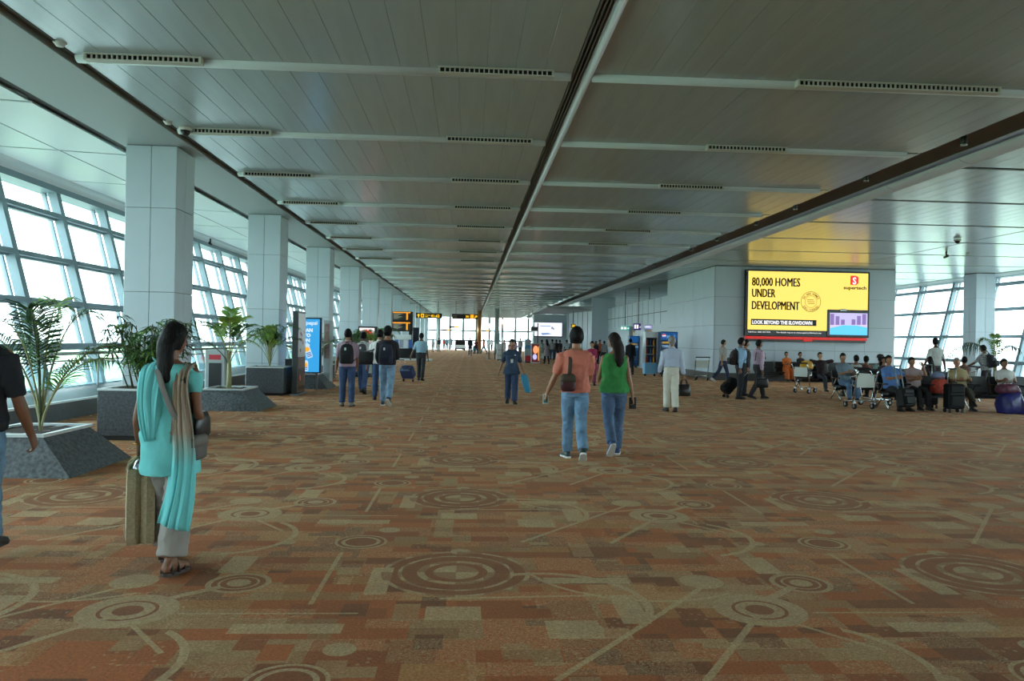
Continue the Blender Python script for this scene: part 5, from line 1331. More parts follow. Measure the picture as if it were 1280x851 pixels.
def sling(info, pts, label, m, m2, strap, body_c, body_r, name='shoulder_bag'):
    s, T = info['s'], info['T']; o = T(Vector(body_c) * s); t = carried(info, name, label, 'bag', o)
    L = lambda p: T(Vector(p) * s) - o
    b = MB(); b.tube([L(p) for p in pts], strap * s, 8, True, (1, .18), info['TM'] @ Vector((1, 0, 0))); b.build('strap', m2, t)
    b = MB(); rs = []
    rx, ry, rz = body_r
    for f, k in ((0, .7), (.1, .95), (.5, 1), (.85, .92), (1, .6)):
        rs.append([L((body_c[0] + rx * k * math.copysign(abs(math.cos(q)) ** .6, math.cos(q)), body_c[1] + ry * k * math.copysign(abs(math.sin(q)) ** .6, math.sin(q)), body_c[2] - rz + 2 * rz * f)) for q in (2 * PI * j / 18 for j in range(18))])
    b.rings(rs); b.build('body', m, t)
    b = MB(); b.rings([[L((body_c[0] + rx * 1.05 * k * math.copysign(abs(math.cos(q)) ** .6, math.cos(q)), body_c[1] + ry * 1.12 * k * math.copysign(abs(math.sin(q)) ** .6, math.sin(q)), body_c[2] + z * rz)) for q in (2 * PI * j / 18 for j in range(18))] for z, k in ((.1, 1), (.8, .96), (1.06, .66))]); b.build('flap', m2, t)
    return t
def drape(name, root, path, widths, out, m, folds=5, amp=.018, thick=.006, nu=40):
    """hanging cloth: centre line path, pleated across; out = outward direction"""
    n = len(path); fr_, bk = [], []; out = Vector(out).normalized()
    for i, p in enumerate(path):
        p = Vector(p); t = (Vector(path[min(i + 1, n - 1)]) - Vector(path[max(i - 1, 0)])).normalized()
        o = (out - t * out.dot(t)).normalized(); sd = t.cross(o); row, rb = [], []
        for j in range(nu + 1):
            u = j / nu - .5; ph = folds * 2 * PI * u + 2.6 * noise.noise((i * .12, u * 3.1, 2 + widths[0] * 40)) + i * .05
            off = amp * (.75 + noise.noise((u * 6, i * .1, 5))) * (.6 * math.sin(ph) + .3 * math.sin(2.3 * ph + 1)) * (.5 + .5 * min(1, i / 3))
            q = p + sd * widths[i] * (u + .012 * math.sin(ph * 2)) + o * (off - 3.2 * abs(u) ** 2.4 * widths[i] * .35)
            row.append(q + o * thick / 2); rb.append(q - o * thick / 2)
        fr_.append(row); bk.append(rb)
    b = MB(); b.rings([r + list(reversed(q)) for r, q in zip(fr_, bk)], True, True)
    return b.build(name, m, root)
def smoothpath(pts, n=26):
    pts = [Vector(p) for p in pts]; P = [pts[0] * 2 - pts[1]] + pts + [pts[-1] * 2 - pts[-2]]; out = []
    for k in range(n + 1):
        u = k / n * (len(pts) - 1); i = min(int(u), len(pts) - 2); t = u - i; a, b2, c, d = P[i:i + 4]
        out.append(.5 * (2 * b2 + (c - a) * t + (2 * a - 5 * b2 + 4 * c - d) * t * t + (3 * b2 - a - 3 * c + d) * t ** 3))
    return out

DEN = lambda r: dict(m=cloth(r, 'denim'))
J1, J2, J3, J4 = (64, 98, 136), (104, 136, 164), (84, 108, 140), (52, 74, 112)
WA = ((20, 6, 1, None), (-14, 20, 1, 28)); WB = ((-14, 20, 1, 28), (20, 6, 1, None)); ST = ((4, 5, 2, None), (-4, 6, 2, None))
HANG = (-6, 9, 14, 0, .4); SW1 = (-20, 8, 14, 0, .4); SW2 = (18, 8, 22, 0, .4)

# ------------------------------------------------------------------ the woman in turquoise
def tunic_extra(I):
    s, T, root = I['s'], I['T'], I['root']
    tq = cloth((116, 206, 208), 'knit')
    L = lambda x, y, z: T((x * s, y * s, z * s))
    # scarf end hanging over the left shoulder blade
    p = smoothpath([L(-.09, .1, .43), L(-.088, .02, .535), L(-.092, -.1, .5), L(-.098, -.15, .38), L(-.1, -.155, .24), L(-.09, -.165, .1), L(-.07, -.175, .0)])
    drape('scarf', root, p, [.13 + .075 * math.sin(PI * i / 26) - .0015 * i for i in range(27)], (0, -1, .35), tq, 3, .016)
    # the other end falls from the right shoulder to the shin, beige near the shoulder
    m = bpy.data.materials.new('scarf_dip_dyed'); m.use_nodes = True; nt = m.node_tree; bs = nt.nodes['Principled BSDF']; bs.inputs['Roughness'].default_value = .85
    tc = nt.nodes.new('ShaderNodeTexCoord'); sp = nt.nodes.new('ShaderNodeSeparateXYZ'); mr = nt.nodes.new('ShaderNodeMapRange'); rp = nt.nodes.new('ShaderNodeValToRGB')
    nt.links.new(tc.outputs['Object'], sp.inputs[0]); nt.links.new(sp.outputs['Z'], mr.inputs[0]); mr.inputs[1].default_value = .55; mr.inputs[2].default_value = 1.05; nt.links.new(mr.outputs[0], rp.inputs[0]); nt.links.new(rp.outputs[0], bs.inputs['Base Color'])
    e = rp.color_ramp.elements; e[0].position = .3; e[0].color = (*lin((116, 208, 210)), 1); e[1].position = .75; e[1].color = (*lin((166, 148, 130)), 1)
    p = smoothpath([L(.11, .12, .40), L(.11, .03, .525), L(.112, -.1, .48), L(.12, -.155, .34), L(.135, -.16, .16), L(.15, -.18, .0), L(.155, -.195, -.2), L(.14, -.21, -.42), L(.1, -.21, -.6)], 34)
    drape('scarf', root, p, [.07 + .0025 * min(i, 12) + max(0, i - 12) * .0058 for i in range(35)], (0, -1, .35), m, 4, .017)
    # collar opening, bangle, sandals
    b = MB(); W = I['hands'][-1][0]; b.tube([W + Vector((math.cos(a) * .031, math.sin(a) * .031, .012)) for a in (2 * PI * k / 16 for k in range(16))], .0045, 6, close=True); b.build('bangle', mat('gold', (196, 150, 70), .25, .9), root)
    ms = mat('sandal_leather', (58, 44, 38), .55)
    for sd in (-1, 1):
        an, FM = I['J'][sd][2], I['J'][sd][3]; AH = .082 * s
        b = MB(); sole_(b, I['J'][sd], AH + .014, s, ms); o = b.build('sandal', ms, root)
        for yv, h in ((.1, .055), (.03, .085), (-.04, .075)):
            b = MB(); b.tube([an + FM @ (Vector((math.cos(a) * .045, yv, -AH / s + .0 + math.sin(a) * h)) * s) for a in (PI * k / 10 for k in range(11))], .011 * s, 6, True, (1, .4)); b.build('strap', ms, o)
TQ = dict(m=cloth((112, 202, 202), 'knit'), hem=-.25, sleeve=.26, name='tunic', fold=.013, fs=7, fz=.6, skirt=.1, add=.02, sl_add=.022)
W1 = person('woman in a turquoise tunic and scarf walking away with a jute bag', -1.98, 5.25, -4, H=1.63, sk='a', sex='f', fat=1.12, legs=((16, 8, 0, None), (-8, 6, 0, 4)), arms=((-10, 12, 36, 0, 1.15), (-14, 15, 92, 18, .8)), head=(-10, -4, 0), top=TQ, bottom=dict(m=cloth((150, 142, 136)), loose=.028, hem=.96), hair='ponytail', vox=.0095, bare_feet=True, extra=tunic_extra, z0=.014)
sling(W1, [(.16, .13, .1), (.05, .15, .35), (-.05, .12, .49), (-.075, .0, .55), (-.05, -.12, .49), (.0, -.155, .38), (.07, -.165, .22), (.14, -.15, .08), (.19, -.1, -.01)], 'grey crossbody bag at the right hip of the woman in turquoise', mat('bag_grey_brown', (88, 82, 80), .6, var=.2), mat('bag_strap_grey', (104, 98, 92), .6), .024, (.215, -.04, -.06), (.035, .11, .085))
b = MB(); I = W1; L = lambda x, y, z: I['T'](Vector((x, y, z)) * I['s'])
t = carried(I, 'handbag', 'black leather handbag hanging on the right shoulder of the woman in turquoise', 'bag', L(.2, .05, .0))
o_ = L(.2, .05, .0); b.tube([L(.18, .06, .16) - o_, L(.135, .1, .4) - o_, L(.118, .0, .53) - o_, L(.135, -.13, .42) - o_, L(.185, -.08, .18) - o_], .017, 8, True, (1, .5)); b.build('strap', mat('leather_black', (24, 22, 22), .35), t)
b = MB(); b.rings([[Vector((.03 * k * math.cos(q), .12 * k * math.copysign(abs(math.sin(q)) ** .6, math.sin(q)), z)) for q in (2 * PI * j / 16 for j in range(16))] for z, k in ((0, .8), (.02, 1), (.12, .95), (.17, .6))]); b.build('body', mat('leather_black'), t)
# jute bag
hd = W1['M'].inverted() @ W1['hand'][-1]
t = carried(W1, 'jute_bag', 'tall natural jute bag with silver items, held by the woman in turquoise', 'bag', hd + Vector((0, 0, -.575)))
M_jute = mat('jute', (176, 160, 128), .9, var=.18, vscale=60, bump=.6, bscale=220)
Q = Matrix.Rotation(rad(-62), 3, 'Z')
def jr(z, k, w=.15, d=.085):
    pr = [(-1, -1), (-.5, -1.04), (0, -1.06), (.5, -1.04), (1, -1), (1.02, -.4), (.86, 0), (1.02, .4), (1, 1), (.5, 1.04), (0, 1.06), (-.5, 1.04), (-1, 1), (-1.02, .4), (-.86, 0), (-1.02, -.4)]
    return [Q @ Vector((x * w * k, y * d * k, z)) for x, y in pr]
b = MB(); b.rings([jr(0, .93), jr(.03, 1), jr(.25, 1.0), jr(.43, .97), jr(.5, .95), jr(.5, .9), jr(.35, .9)], True, False); b.build('body', M_jute, t)
for s_ in (-1, 1):
    b = MB(); b.tube([Q @ Vector((-.08, s_ * .085, .46)), Q @ Vector((-.07, s_ * .07, .52)), Q @ Vector((-.02, s_ * .012, .57)), Q @ Vector((.02, s_ * .012, .57)), Q @ Vector((.07, s_ * .07, .52)), Q @ Vector((.08, s_ * .085, .46))], .009, 6); b.build('handle', M_jute, t)
    b = MB(); b.prism([Q @ Vector((x, s_ * .094, z)) for x, z in ((-.14, .06), (.14, .06), (.14, .075), (-.14, .075))], Q @ Vector((0, s_ * .003, 0))); b.build('hem_stitch', M_jute, t)
M_foil = mat('silver_foil', (190, 194, 200), .22, .85, bump=.6, bscale=30)
t = thing('foil_packet', 'crumpled silver foil packets filling the mouth of the jute bag', 'packet', W1['M'] @ (hd + Vector((0, 0, -.575 + .465))))
for k, (x, y) in enumerate(((-.09, .0), (-.03, .03), (.04, -.02), (.1, .01))):
    b = MB(); rs = []
    for f, kk in ((0, .5), (.25, 1), (.6, .95), (.85, .7), (1, .35)): rs.append([Q @ Vector((x + .04 * kk * math.cos(q) * (1 + .3 * noise.noise((q, f * 2, k))), y + .035 * kk * math.sin(q) * (1 + .3 * noise.noise((q, f * 3, k + 5))), -.03 + .1 * f)) for q in (2 * PI * j / 12 for j in range(12))])
    b.rings(rs); b.build('pouch', M_foil, t)
# ------------------------------------------------------------------ the man in black at the edge
person('man in a black t-shirt and jeans walking at the far left edge', -3.225, 5.2, 16, H=1.76, sk='a', legs=((-12, 16, 1, 24), (24, 6, -6, None)), arms=((18, 8, 20, 0, .5), (-4, 17, 26, 8, .75)), top=dict(m=cloth((24, 25, 34)), sleeve=.48, hem=-.06, sl_add=.028), bottom=DEN(J2), vox=.0095, fat=1.08)

# ------------------------------------------------------------------ the couple in the middle
S1 = person('man in a salmon t-shirt and light jeans walking away beside the woman in green', 1.42, 10.2, 2, H=1.76, sk='b', legs=((14, 8, -2, None), (-12, 26, -3, 30)), arms=((4, 20, 18, 0, .9), (4, 8, 78, 20, .8)), head=(-8, 2, 3), top=dict(m=cloth((206, 120, 100)), sleeve=.46, hem=-.05, sl_add=.026, fold=.013), bottom=DEN(J2), shoe=(52, 66, 62), sole='w', hair='volume', vox=.0095)
sling(S1, [(-.1, .15, .2), (-.09, .13, .42), (-.085, .0, .53), (-.09, -.12, .46), (-.1, -.16, .3), (-.11, -.17, .2)], 'dark maroon sling bag on the left side of the man in salmon', mat('bag_maroon', (62, 22, 30), .5, var=.3), mat('bag_strap_brown', (72, 60, 46), .7), .026, (-.13, -.2, .1), (.1, .05, .11))
def held_box(I, sd, name, label, cat, m, sz, m2=None):
    p = I['hand'][sd]; t = thing(name, label, cat, p - Vector((0, 0, sz[2] / 2)), 0); b = MB(); b.cbox(-sz[0] / 2, sz[0] / 2, -sz[1] / 2, sz[1] / 2, 0, sz[2], .004); b.build('body', m, t)
    if m2: b = MB(); b.box(-sz[0] / 2 + .006, sz[0] / 2 - .006, -sz[1] / 2 - .002, -sz[1] / 2, .01, sz[2] - .01); b.build('screen', m2, t)
    return t
held_box(S1, -1, 'mobile_phone', 'pale mobile phone in the left hand of the man in salmon', 'phone', mat('phone_white', (226, 232, 230), .3), (.07, .012, .13), mat('phone_teal', (70, 130, 120), .2))
G1 = person('woman in a green sleeveless top and jeans with long dark hair', 2.02, 10.6, -2, H=1.7, sk='b', sex='f', legs=((-12, 36, -1, 46), (9, 3, -1, None)), arms=((20, 10, 60, 10, .6), (-4, 12, 10, 0, .9)), head=(34, 2, -4), top=dict(m=cloth((62, 148, 78), 'knit'), sleeve=0, flare=0, hem=-.04, fold=.013), bottom=DEN(J3), shoe=(50, 74, 120), sole='w', hair='long', hmat=M_hairb, vox=.0095, fat=1.22)
held_box(G1, 1, 'wallet', 'dark wallet in the right hand of the woman in green', 'wallet', mat('wallet_dark', (30, 26, 26), .5), (.1, .03, .16))

# ------------------------------------------------------------------ left group walking away
A = person('man in a pinkish shirt and blue jeans with a large black backpack', -2.77, 17.7, 3, H=1.76, sk='b', legs=ST, arms=(HANG, (10, 6, 30, 10, .5)), top=dict(m=cloth((176, 150, 166)), sleeve=.5, hem=-.04, collar=1), bottom=DEN(J4), shoe=(120, 118, 110), vox=.012)
backpack(A, 'large black backpack on the man in the pinkish shirt', cloth((30, 31, 36)), cloth((22, 23, 28)), .16, .2)
A = person('man in a white shirt with a grey backpack behind the pinkish shirted man', -2.98, 21.8, -4, H=1.74, sk='c', legs=WA, arms=((30, 6, 40, 0, .9), (30, 6, 40, 0, .9)), top=dict(m=cloth((206, 206, 202)), sleeve=.5, hem=-.04, collar=1), bottom=DEN(J4), vox=.014)
backpack(A, 'grey backpack on the man pushing a trolley behind the pinkish shirt', cloth((74, 74, 84)), cloth((58, 58, 66)), .14, .16)
A = person('man in a dark jacket, pale jeans and navy backpack walking away', -1.9, 18.0, -3, H=1.84, sk='b', legs=((8, 6, 1, None), (-14, 26, 1, 38)), arms=((4, 10, 50, 10, .6), (8, 10, 70, 20, .6)), head=(-20, 2, 0), top=dict(m=cloth((36, 34, 42)), sleeve=.95, hem=-.03), bottom=DEN((128, 158, 184)), shoe=(54, 58, 68), sole='w', hair='volume', vox=.012)
backpack(A, 'navy backpack on the man in the dark jacket', cloth((36, 42, 62)), cloth((28, 32, 48)), .155, .19, .0, .4)
A = person('man in a white top half hidden behind the dark jacketed man', -2.28, 19.7, 0, H=1.78, sk='b', legs=ST, arms=((-2, 14, 10, 0, .9), HANG), top=dict(m=cloth((222, 222, 222)), sleeve=.6, hem=-.04, collar=1), bottom=DEN(J4), vox=.014)
I = A; L = lambda x, y, z: I['T'](Vector((x, y, z)) * I['s'])
o_ = L(-.33, -.02, -.06); t = carried(I, 'duffel_bag', 'black duffel bag slung from the shoulder of the man in white', 'bag', o_)
b = MB(); b.rings([[Vector((x, .13 * k * math.cos(q), .17 + .17 * k * math.sin(q))) for q in (2 * PI * j / 16 for j in range(16))] for x, k in ((-.19, .8), (-.17, 1), (.17, 1), (.19, .8))], True, True); b.build('body', cloth((26, 26, 30)), t)
b = MB(); b.tube([Vector((-.15, 0, .3)), L(-.16, -.11, .3) - o_, L(.06, -.12, .49) - o_, L(.09, .0, .53) - o_, L(.0, .14, .4) - o_, Vector((.1, .05, .3))], .02, 8, True, (1, .3)); b.build('strap', M_black, t)
A = person('man in a light blue shirt and dark trousers pulling a navy suitcase', -1.8, 28.9, -6, H=1.78, sk='c', legs=((10, 8, 0, None), (-10, 14, 0, 16)), arms=((-14, 20, 6, 0, 1.1), HANG), top=dict(m=cloth((150, 188, 208)), sleeve=.5, hem=.05), bottom=dict(m=cloth((44, 44, 48)), belt=M_black), vox=.014, fat=1.1)
q = at(510, 477); suitcase((q.x, q.y), rad(-22), 'navy wheeled suitcase pulled by the man in the light blue shirt', mat('case_navy', (38, 56, 92), .5, var=.15), .48, .44, .3, 38, .5)
# ------------------------------------------------------------------ the woman in uniform
def badge(I):
    T, s, root = I['T'], I['s'], I['root']
    b = MB(); P0 = T((0.0, .15 * s, .23 * s)); b.box(-.03, .03, -.003, .003, -.045, .045, Matrix.Translation(P0)); o = b.build('name_badge', M_white, root)
    b = MB(); b.tube([T((-.07 * s, -.03 * s, .535 * s)), T((-.05 * s, .125 * s, .44 * s)), P0 + Vector((0, .004, .045)), T((.05 * s, .125 * s, .44 * s)), T((.07 * s, -.03 * s, .535 * s))], .005, 5); b.build('lanyard', M_black, root)
    b = MB(); b.box(-.02, .02, -.004, .004, -.012, .012, Matrix.Translation(T((-.085 * s, .145 * s, .39 * s)))); b.build('pocket_badge', M_white, root)
U = person('woman in a dark blue uniform walking toward the camera', 1.05, 18.95, 178, H=1.6, sk='b', sex='f', legs=((14, 6, 0, None), (-10, 18, 0, 20)), arms=((2, 18, 24, 0, 1.0), (-6, 20, 14, 0, .4)), top=dict(m=cloth((46, 66, 92)), sleeve=.5, hem=-.12, sl_add=.024), bottom=dict(m=cloth((50, 68, 100)), loose=.012), hair='bun', vox=.0095, extra=badge)
h = U['hand'][-1]; t = thing('folded_cloth', 'bright teal folded cloth carried by the woman in uniform', 'cloth', (h.x, h.y, h.z - .44), 0)
b = MB(); rs = []
for f, w, dx in ((0, .05, .11), (.1, .075, .1), (.4, .085, .06), (.7, .09, .03), (.92, .085, .0), (1.0, .05, -.01)):
    rs.append([Vector((dx + w * math.cos(q), .035 * math.sin(q) * (1 + .25 * math.sin(5 * q)), .46 * f)) for q in (2 * PI * j / 20 for j in range(20))])
b.rings(rs); b.build('cloth', cloth((58, 140, 176)), t)
# ------------------------------------------------------------------ the man in white trousers
A = person('grey haired man in a pale blue shirt and white trousers walking away', 4.62, 17.35, -2, H=1.72, sk='b', legs=((6, 4, -1, None), (-6, 8, -1, 10)), arms=((0, 12, 40, 10, .6), (-2, 13, 6, 0, 1.2)), head=(0, 6, 0), top=dict(m=cloth((184, 196, 216)), sleeve=.94, hem=.06, collar=1, add=.03, sl_add=.022), bottom=dict(m=cloth((216, 212, 198)), loose=.012, belt=mat('belt_pale', (150, 140, 120), .6)), hair='short', hmat=M_hairg, vox=.012, shoe=(60, 54, 52))
hand_bag(A, 1, 'black soft briefcase held by the man in white trousers', mat('leather_black', (24, 22, 22), .35), .3, .27, .14, .12, 8)
# ------------------------------------------------------------------ right group walking to the right
A = person('man in a grey t-shirt and dark jeans walking right past the wall', 10.4, 31.0, -88, H=1.78, sk='b', legs=((-16, 24, 1, 28), (18, 6, 1, None)), arms=((16, 8, 20, 0, .4), SW1), top=dict(m=cloth((156, 154, 148)), sleeve=.48, hem=-.04), bottom=DEN((44, 54, 84)), shoe=(190, 186, 180), sole='w', vox=.014)
A = person('man in a light blue shirt and black trousers facing the seats with a backpack', 7.8, 21.7, -84, H=1.76, sk='a', legs=((4, 3, 1, None), (-5, 5, 1, None)), arms=((0, 6, 10, 0, .8), (-16, 8, 8, 0, 1.1)), top=dict(m=cloth((150, 186, 214)), sleeve=.9, hem=.05, collar=1), bottom=dict(m=cloth((32, 32, 38)), belt=M_black), vox=.012)
backpack(A, 'dark brown backpack on the man in the light blue shirt facing right', cloth((46, 36, 38)), cloth((34, 28, 30)), .14, .18)
q = at(908, 497); suitcase((q.x, q.y), rad(95), 'black wheeled suitcase tilted behind the man in light blue', mat('case_black', (13, 13, 15), .6, var=.2, spec=.25), .36, .5, .26, 42, .45)
A = person('man in a pink shirt and grey trousers holding a black briefcase', 8.42, 21.95, -82, H=1.74, sk='a', legs=((18, 5, 1, None), (-12, 18, 1, 14)), arms=((10, 8, 20, 0, .5), (-4, 7, 8, 0, 1.2)), top=dict(m=cloth((208, 176, 196)), sleeve=.92, hem=.05, collar=1), bottom=dict(m=cloth((58, 58, 64)), belt=M_black), vox=.012)
hand_bag(A, 1, 'black briefcase held by the man in the pink shirt', mat('leather_black'), .38, .28, .1, .1, 90, 'briefcase')
t = carried(A, 'shoulder_strap', 'thin black strap over the shoulder of the man in the pink shirt', 'strap', A['T'](Vector((0, 0, .5)))); o_ = A['T'](Vector((0, 0, .5))); b = MB(); b.tube([A['T'](Vector(p) * A['s']) - o_ for p in ((.09, -.16, .2), (.1, -.14, .42), (.1, -.0, .525), (.11, .13, .42), (.13, .14, .25))], .022, 8, True, (1, .4)); b.build('band', M_black, t)
person('man with a dark jacket hidden between the blue and pink shirted men', 8.45, 23.1, -90, H=1.72, sk='b', legs=ST, arms=(HANG, HANG), top=dict(m=cloth((40, 34, 40)), sleeve=.9, hem=-.04), bottom=dict(m=cloth((40, 42, 50))), vox=.016)
# ------------------------------------------------------------------ seated travellers
SEAT = ((84, 82, 5, None), (84, 78, 5, None))
def sitter(label, x, y, face=180, H=1.7, legs=SEAT, arms=((24, 8, 66, 20, .5), (24, 8, 66, 20, .5)), lean=-10, hz=.56, vox=.014, **k): return person(label, x * 1.03, y, face, H=H, legs=legs, arms=arms, lean=lean, hz=hz, vox=vox, **k)
sitter('heavy man in a bright blue shirt seated in the nearest bench row', 10.36, 18.86, 190, 1.74, sk='b', fat=1.3, top=dict(m=cloth((86, 126, 186)), sleeve=.5, hem=-.03, collar=1), bottom=dict(m=cloth((34, 34, 38))), arms=((46, 30, 30, 0, .5), (30, 10, 60, 30, .5)), head=(-14, 0, 0), vox=.013)
sitter('man in a pale pink shirt raising a hand to his face', 10.94, 18.88, 182, 1.66, sk='b', top=dict(m=cloth((170, 148, 150)), sleeve=.5, hem=-.03), bottom=dict(m=cloth((32, 32, 36))), arms=((58, 6, 112, 18, .8), (24, 8, 66, 20, .5)), vox=.013)
sitter('older balding man in a khaki shirt seated with crossed legs', 12.08, 18.88, 172, 1.68, sk='b', fat=1.15, hmat=M_hairg, top=dict(m=cloth((166, 150, 110)), sleeve=.5, hem=-.03, collar=1), bottom=dict(m=cloth((70, 66, 56))), legs=((84, 80, 4, None), (92, 48, -14, 10)), head=(-24, 12, 0), vox=.013)
sitter('man in a white shirt seated at the right end of the nearest row', 13.3, 18.92, 160, 1.66, sk='a', top=dict(m=cloth((210, 210, 206)), sleeve=.5, hem=-.03), bottom=dict(m=cloth((36, 36, 40))), head=(20, 4, 0))
sitter('man in a grey blue t-shirt and jeans seated holding a cup', 10.64, 21.86, 186, 1.76, sk='b', top=dict(m=cloth((110, 128, 142)), sleeve=.5, hem=-.03), bottom=DEN((92, 120, 150)), head=(-16, -8, 0), arms=((22, 8, 72, 24, .8), (26, 8, 70, 24, .8)))
sitter('woman in dark clothes seated beside the man in grey blue', 11.85, 21.9, 182, 1.58, sk='b', sex='f', top=dict(m=cloth((66, 52, 66)), sleeve=.6, hem=-.03), bottom=dict(m=cloth((40, 40, 50))), hair='long')
sitter('man in a dark jacket leaning back with both hands behind his head', 12.0, 26.28, 184, 1.74, sk='d', top=dict(m=cloth((48, 28, 34)), sleeve=.92, hem=-.03), bottom=dict(m=cloth((60, 62, 70))), legs=((80, 40, 6, None), (84, 70, 6, None)), arms=((125, 72, 150, 5, .6), (125, 72, 150, 5, .6)), lean=-14)
for x, hh, tm, lab, hair, hm in ((11.32, 1.64, (206, 206, 202), 'back of a seated traveller in white facing the windows, leftmost of three', 'short', M_hair), (11.62, 1.6, (120, 70, 66), 'back of a short haired seated traveller facing the windows, middle of three', 'short', M_hair), (12.05, 1.68, (150, 186, 180), 'seated man in a cap and mint shirt facing the windows', 'short', M_hair), (13.55, 1.62, (56, 46, 52), 'dark haired woman seated facing the windows behind the red bag', 'long', M_hair), (14.6, 1.66, (90, 60, 50), 'man in brown seated facing the windows behind the older man', 'short', M_hair)):
    A = sitter(lab, x, 22.68, 0, hh, sk='a', sex='f' if hair == 'long' else 'm', top=dict(m=cloth(tm), sleeve=.5, hem=-.03), bottom=dict(m=cloth((44, 46, 54))), hair=hair, hmat=hm, vox=.017)
    if 'cap' in lab:
        t = carried(A, 'cap', 'dark peaked cap on the seated man in mint', 'cap', A['HC'] + Vector((0, 0, .03)))
        b = MB(); b.lathe([(.105, 0), (.108, .03), (.095, .08), (.06, .11), (.01, .118)], n=18); b.build('crown', M_black, t); b = MB(); b.prism([(-.08, .06, .0), (.08, .06, .0), (.06, .17, -.01), (0, .19, -.01), (-.06, .17, -.01)], (0, 0, .008)); b.build('peak', M_black, t)
sitter('woman in an orange sari seated on the bench along the wall', 13.28, 32.4, 176, 1.6, sk='b', sex='f', top=dict(m=cloth((206, 108, 42), 'print'), sleeve=.5, hem=-.3, name='sari'), bottom=dict(m=cloth((196, 100, 40)), loose=.03), hair='bun')
sitter('dark haired woman in black seated at the wall behind the trolley', 13.9, 32.4, 190, 1.6, sk='b', sex='f', top=dict(m=cloth((38, 36, 42)), sleeve=.8, hem=-.03), bottom=dict(m=cloth((40, 40, 46))), hair='bun')
# standing among the seats
A = person('man in a white short sleeved shirt standing by the windows with his back turned', aty(1169, 450, 24.9).x, 24.9, 6, H=1.9, sk='c', legs=ST, arms=((-6, 24, 14, 0, .5), (-4, 18, 12, 0, .5)), top=dict(m=cloth((202, 206, 202)), sleeve=.5, hem=-.05), bottom=dict(m=cloth((84, 82, 84))), vox=.014)
A = person('man in a grey patterned shirt with a black backpack standing beside the palm', aty(1233, 450, 23.9).x, 23.9, 24, H=1.7, sk='c', lean=10, legs=ST, arms=((46, 14, 24, 0, .6), (30, 10, 40, 0, .6)), head=(0, 8, 0), top=dict(m=cloth((150, 156, 158), 'print'), sleeve=.5, hem=-.04), bottom=dict(m=cloth((52, 52, 58))), vox=.014)
backpack(A, 'black backpack on the man in the patterned shirt', cloth((28, 28, 34)), cloth((22, 22, 26)), .16, .2)
# luggage among the seats
M_cb = mat('case_black', (13, 13, 15), .6, var=.2, spec=.25)
q = at(1129, 514); suitcase((q.x, q.y), rad(200), 'dark suitcase with long silver pull rods leaning before the blue shirted man', M_cb, .4, .46, .24, 12, .62)
q = at(1188, 515); suitcase((q.x, q.y), rad(180), 'upright black suitcase standing beside the older man', M_cb, .42, .62, .26, 0, .4)
q = at(1172, 512); suitcase((q.x + .05, q.y + .55), rad(180), 'second black suitcase behind the upright one', M_cb, .36, .58, .24, 0, .5)
def soft_bag(p, label, m, w, d, h, name='travel_bag', hm=None, squash=.1):
    t = thing(name, label, 'bag', p); b = MB(); rs = []
    for f, k in ((0, .9), (.08, 1), (.4, 1.04), (.75, .92), (.95, .7), (1, .45)):
        rs.append([Vector((w / 2 * k * math.copysign(abs(math.cos(q)) ** .6, math.cos(q)) + squash * .3 * noise.noise((q, f * 3, 1)) * w, d / 2 * k * math.copysign(abs(math.sin(q)) ** .6, math.sin(q)) + squash * .4 * noise.noise((q * 2, f * 4, 7)) * d, h * f)) for q in (2 * PI * j / 24 for j in range(24))])
    b.rings(rs); b.build('body', m, t)
    for s_ in (-1, 1): b = MB(); b.tube([(-w * .22, s_ * d * .3, h * .8), (-w * .15, s_ * d * .12, h * 1.14), (w * .15, s_ * d * .12, h * 1.14), (w * .22, s_ * d * .3, h * .8)], .011, 6); b.build('handle', hm or m, t)
    return t
soft_bag((11.87, 18.75, .43), 'red patterned bag on the empty seat beside the pink shirted man', cloth((176, 66, 48), 'print'), .42, .3, .36, 'tote_bag')
soft_bag((11.85, 18.82, .81), 'small grey blue bag on top of the red patterned bag', cloth((110, 124, 150)), .3, .22, .14, 'pouch')
soft_bag((13.3, 18.15, 0), 'large shiny indigo bag on the floor before the white shirted man', mat('indigo_nylon', (40, 42, 110), .4, var=.5, vscale=9, bump=.8, bscale=14), .56, .46, .52, squash=.6)
soft_bag((13.25, 18.2, .5), 'maroon and violet bundle on top of the indigo bag', mat('maroon_nylon', (92, 40, 64), .45, var=.4, vscale=12), .5, .36, .22, 'bundle', squash=.4)
soft_bag((11.2, 24.95, .8), 'yellow bag in the top basket of the luggage trolley', mat('yellow_vinyl', (216, 160, 40), .4, var=.15), .42, .2, .26, 'tote_bag')
# ------------------------------------------------------------------ others in the middle distance
person('woman in a magenta top walking toward the camera behind the couple', 4.4, 27.4, 172, H=1.6, sk='d', sex='f', legs=WA, arms=((6, 8, 60, 20, .6), HANG), top=dict(m=cloth((158, 34, 84)), sleeve=.6, hem=-.3, name='tunic'), bottom=dict(m=cloth((120, 30, 70))), hair='bun', vox=.014)
person('man in dark clothes standing before the doors by the vending machine', 7.9, 37.4, 10, H=1.76, sk='a', legs=ST, arms=(HANG, HANG), top=dict(m=cloth((36, 36, 44)), sleeve=.9, hem=-.04), bottom=dict(m=cloth((34, 34, 40))), vox=.016)
def faroff(label, px, pf, H, face, top, bot, sex='m', legs=WA, hair='short', dress=None, sk='a', arms=(HANG, HANG), **k):
    p = at(px, pf); d = dict(m=cloth(top), sleeve=.5, hem=-.05)
    if dress: d.update(hem=dress, name='tunic')
    return person(label, p.x, p.y, face, H=H, sk=sk, sex=sex, legs=legs, arms=arms, top=d, bottom=dict(m=cloth(bot)), hair=hair, vox=.02, **k)
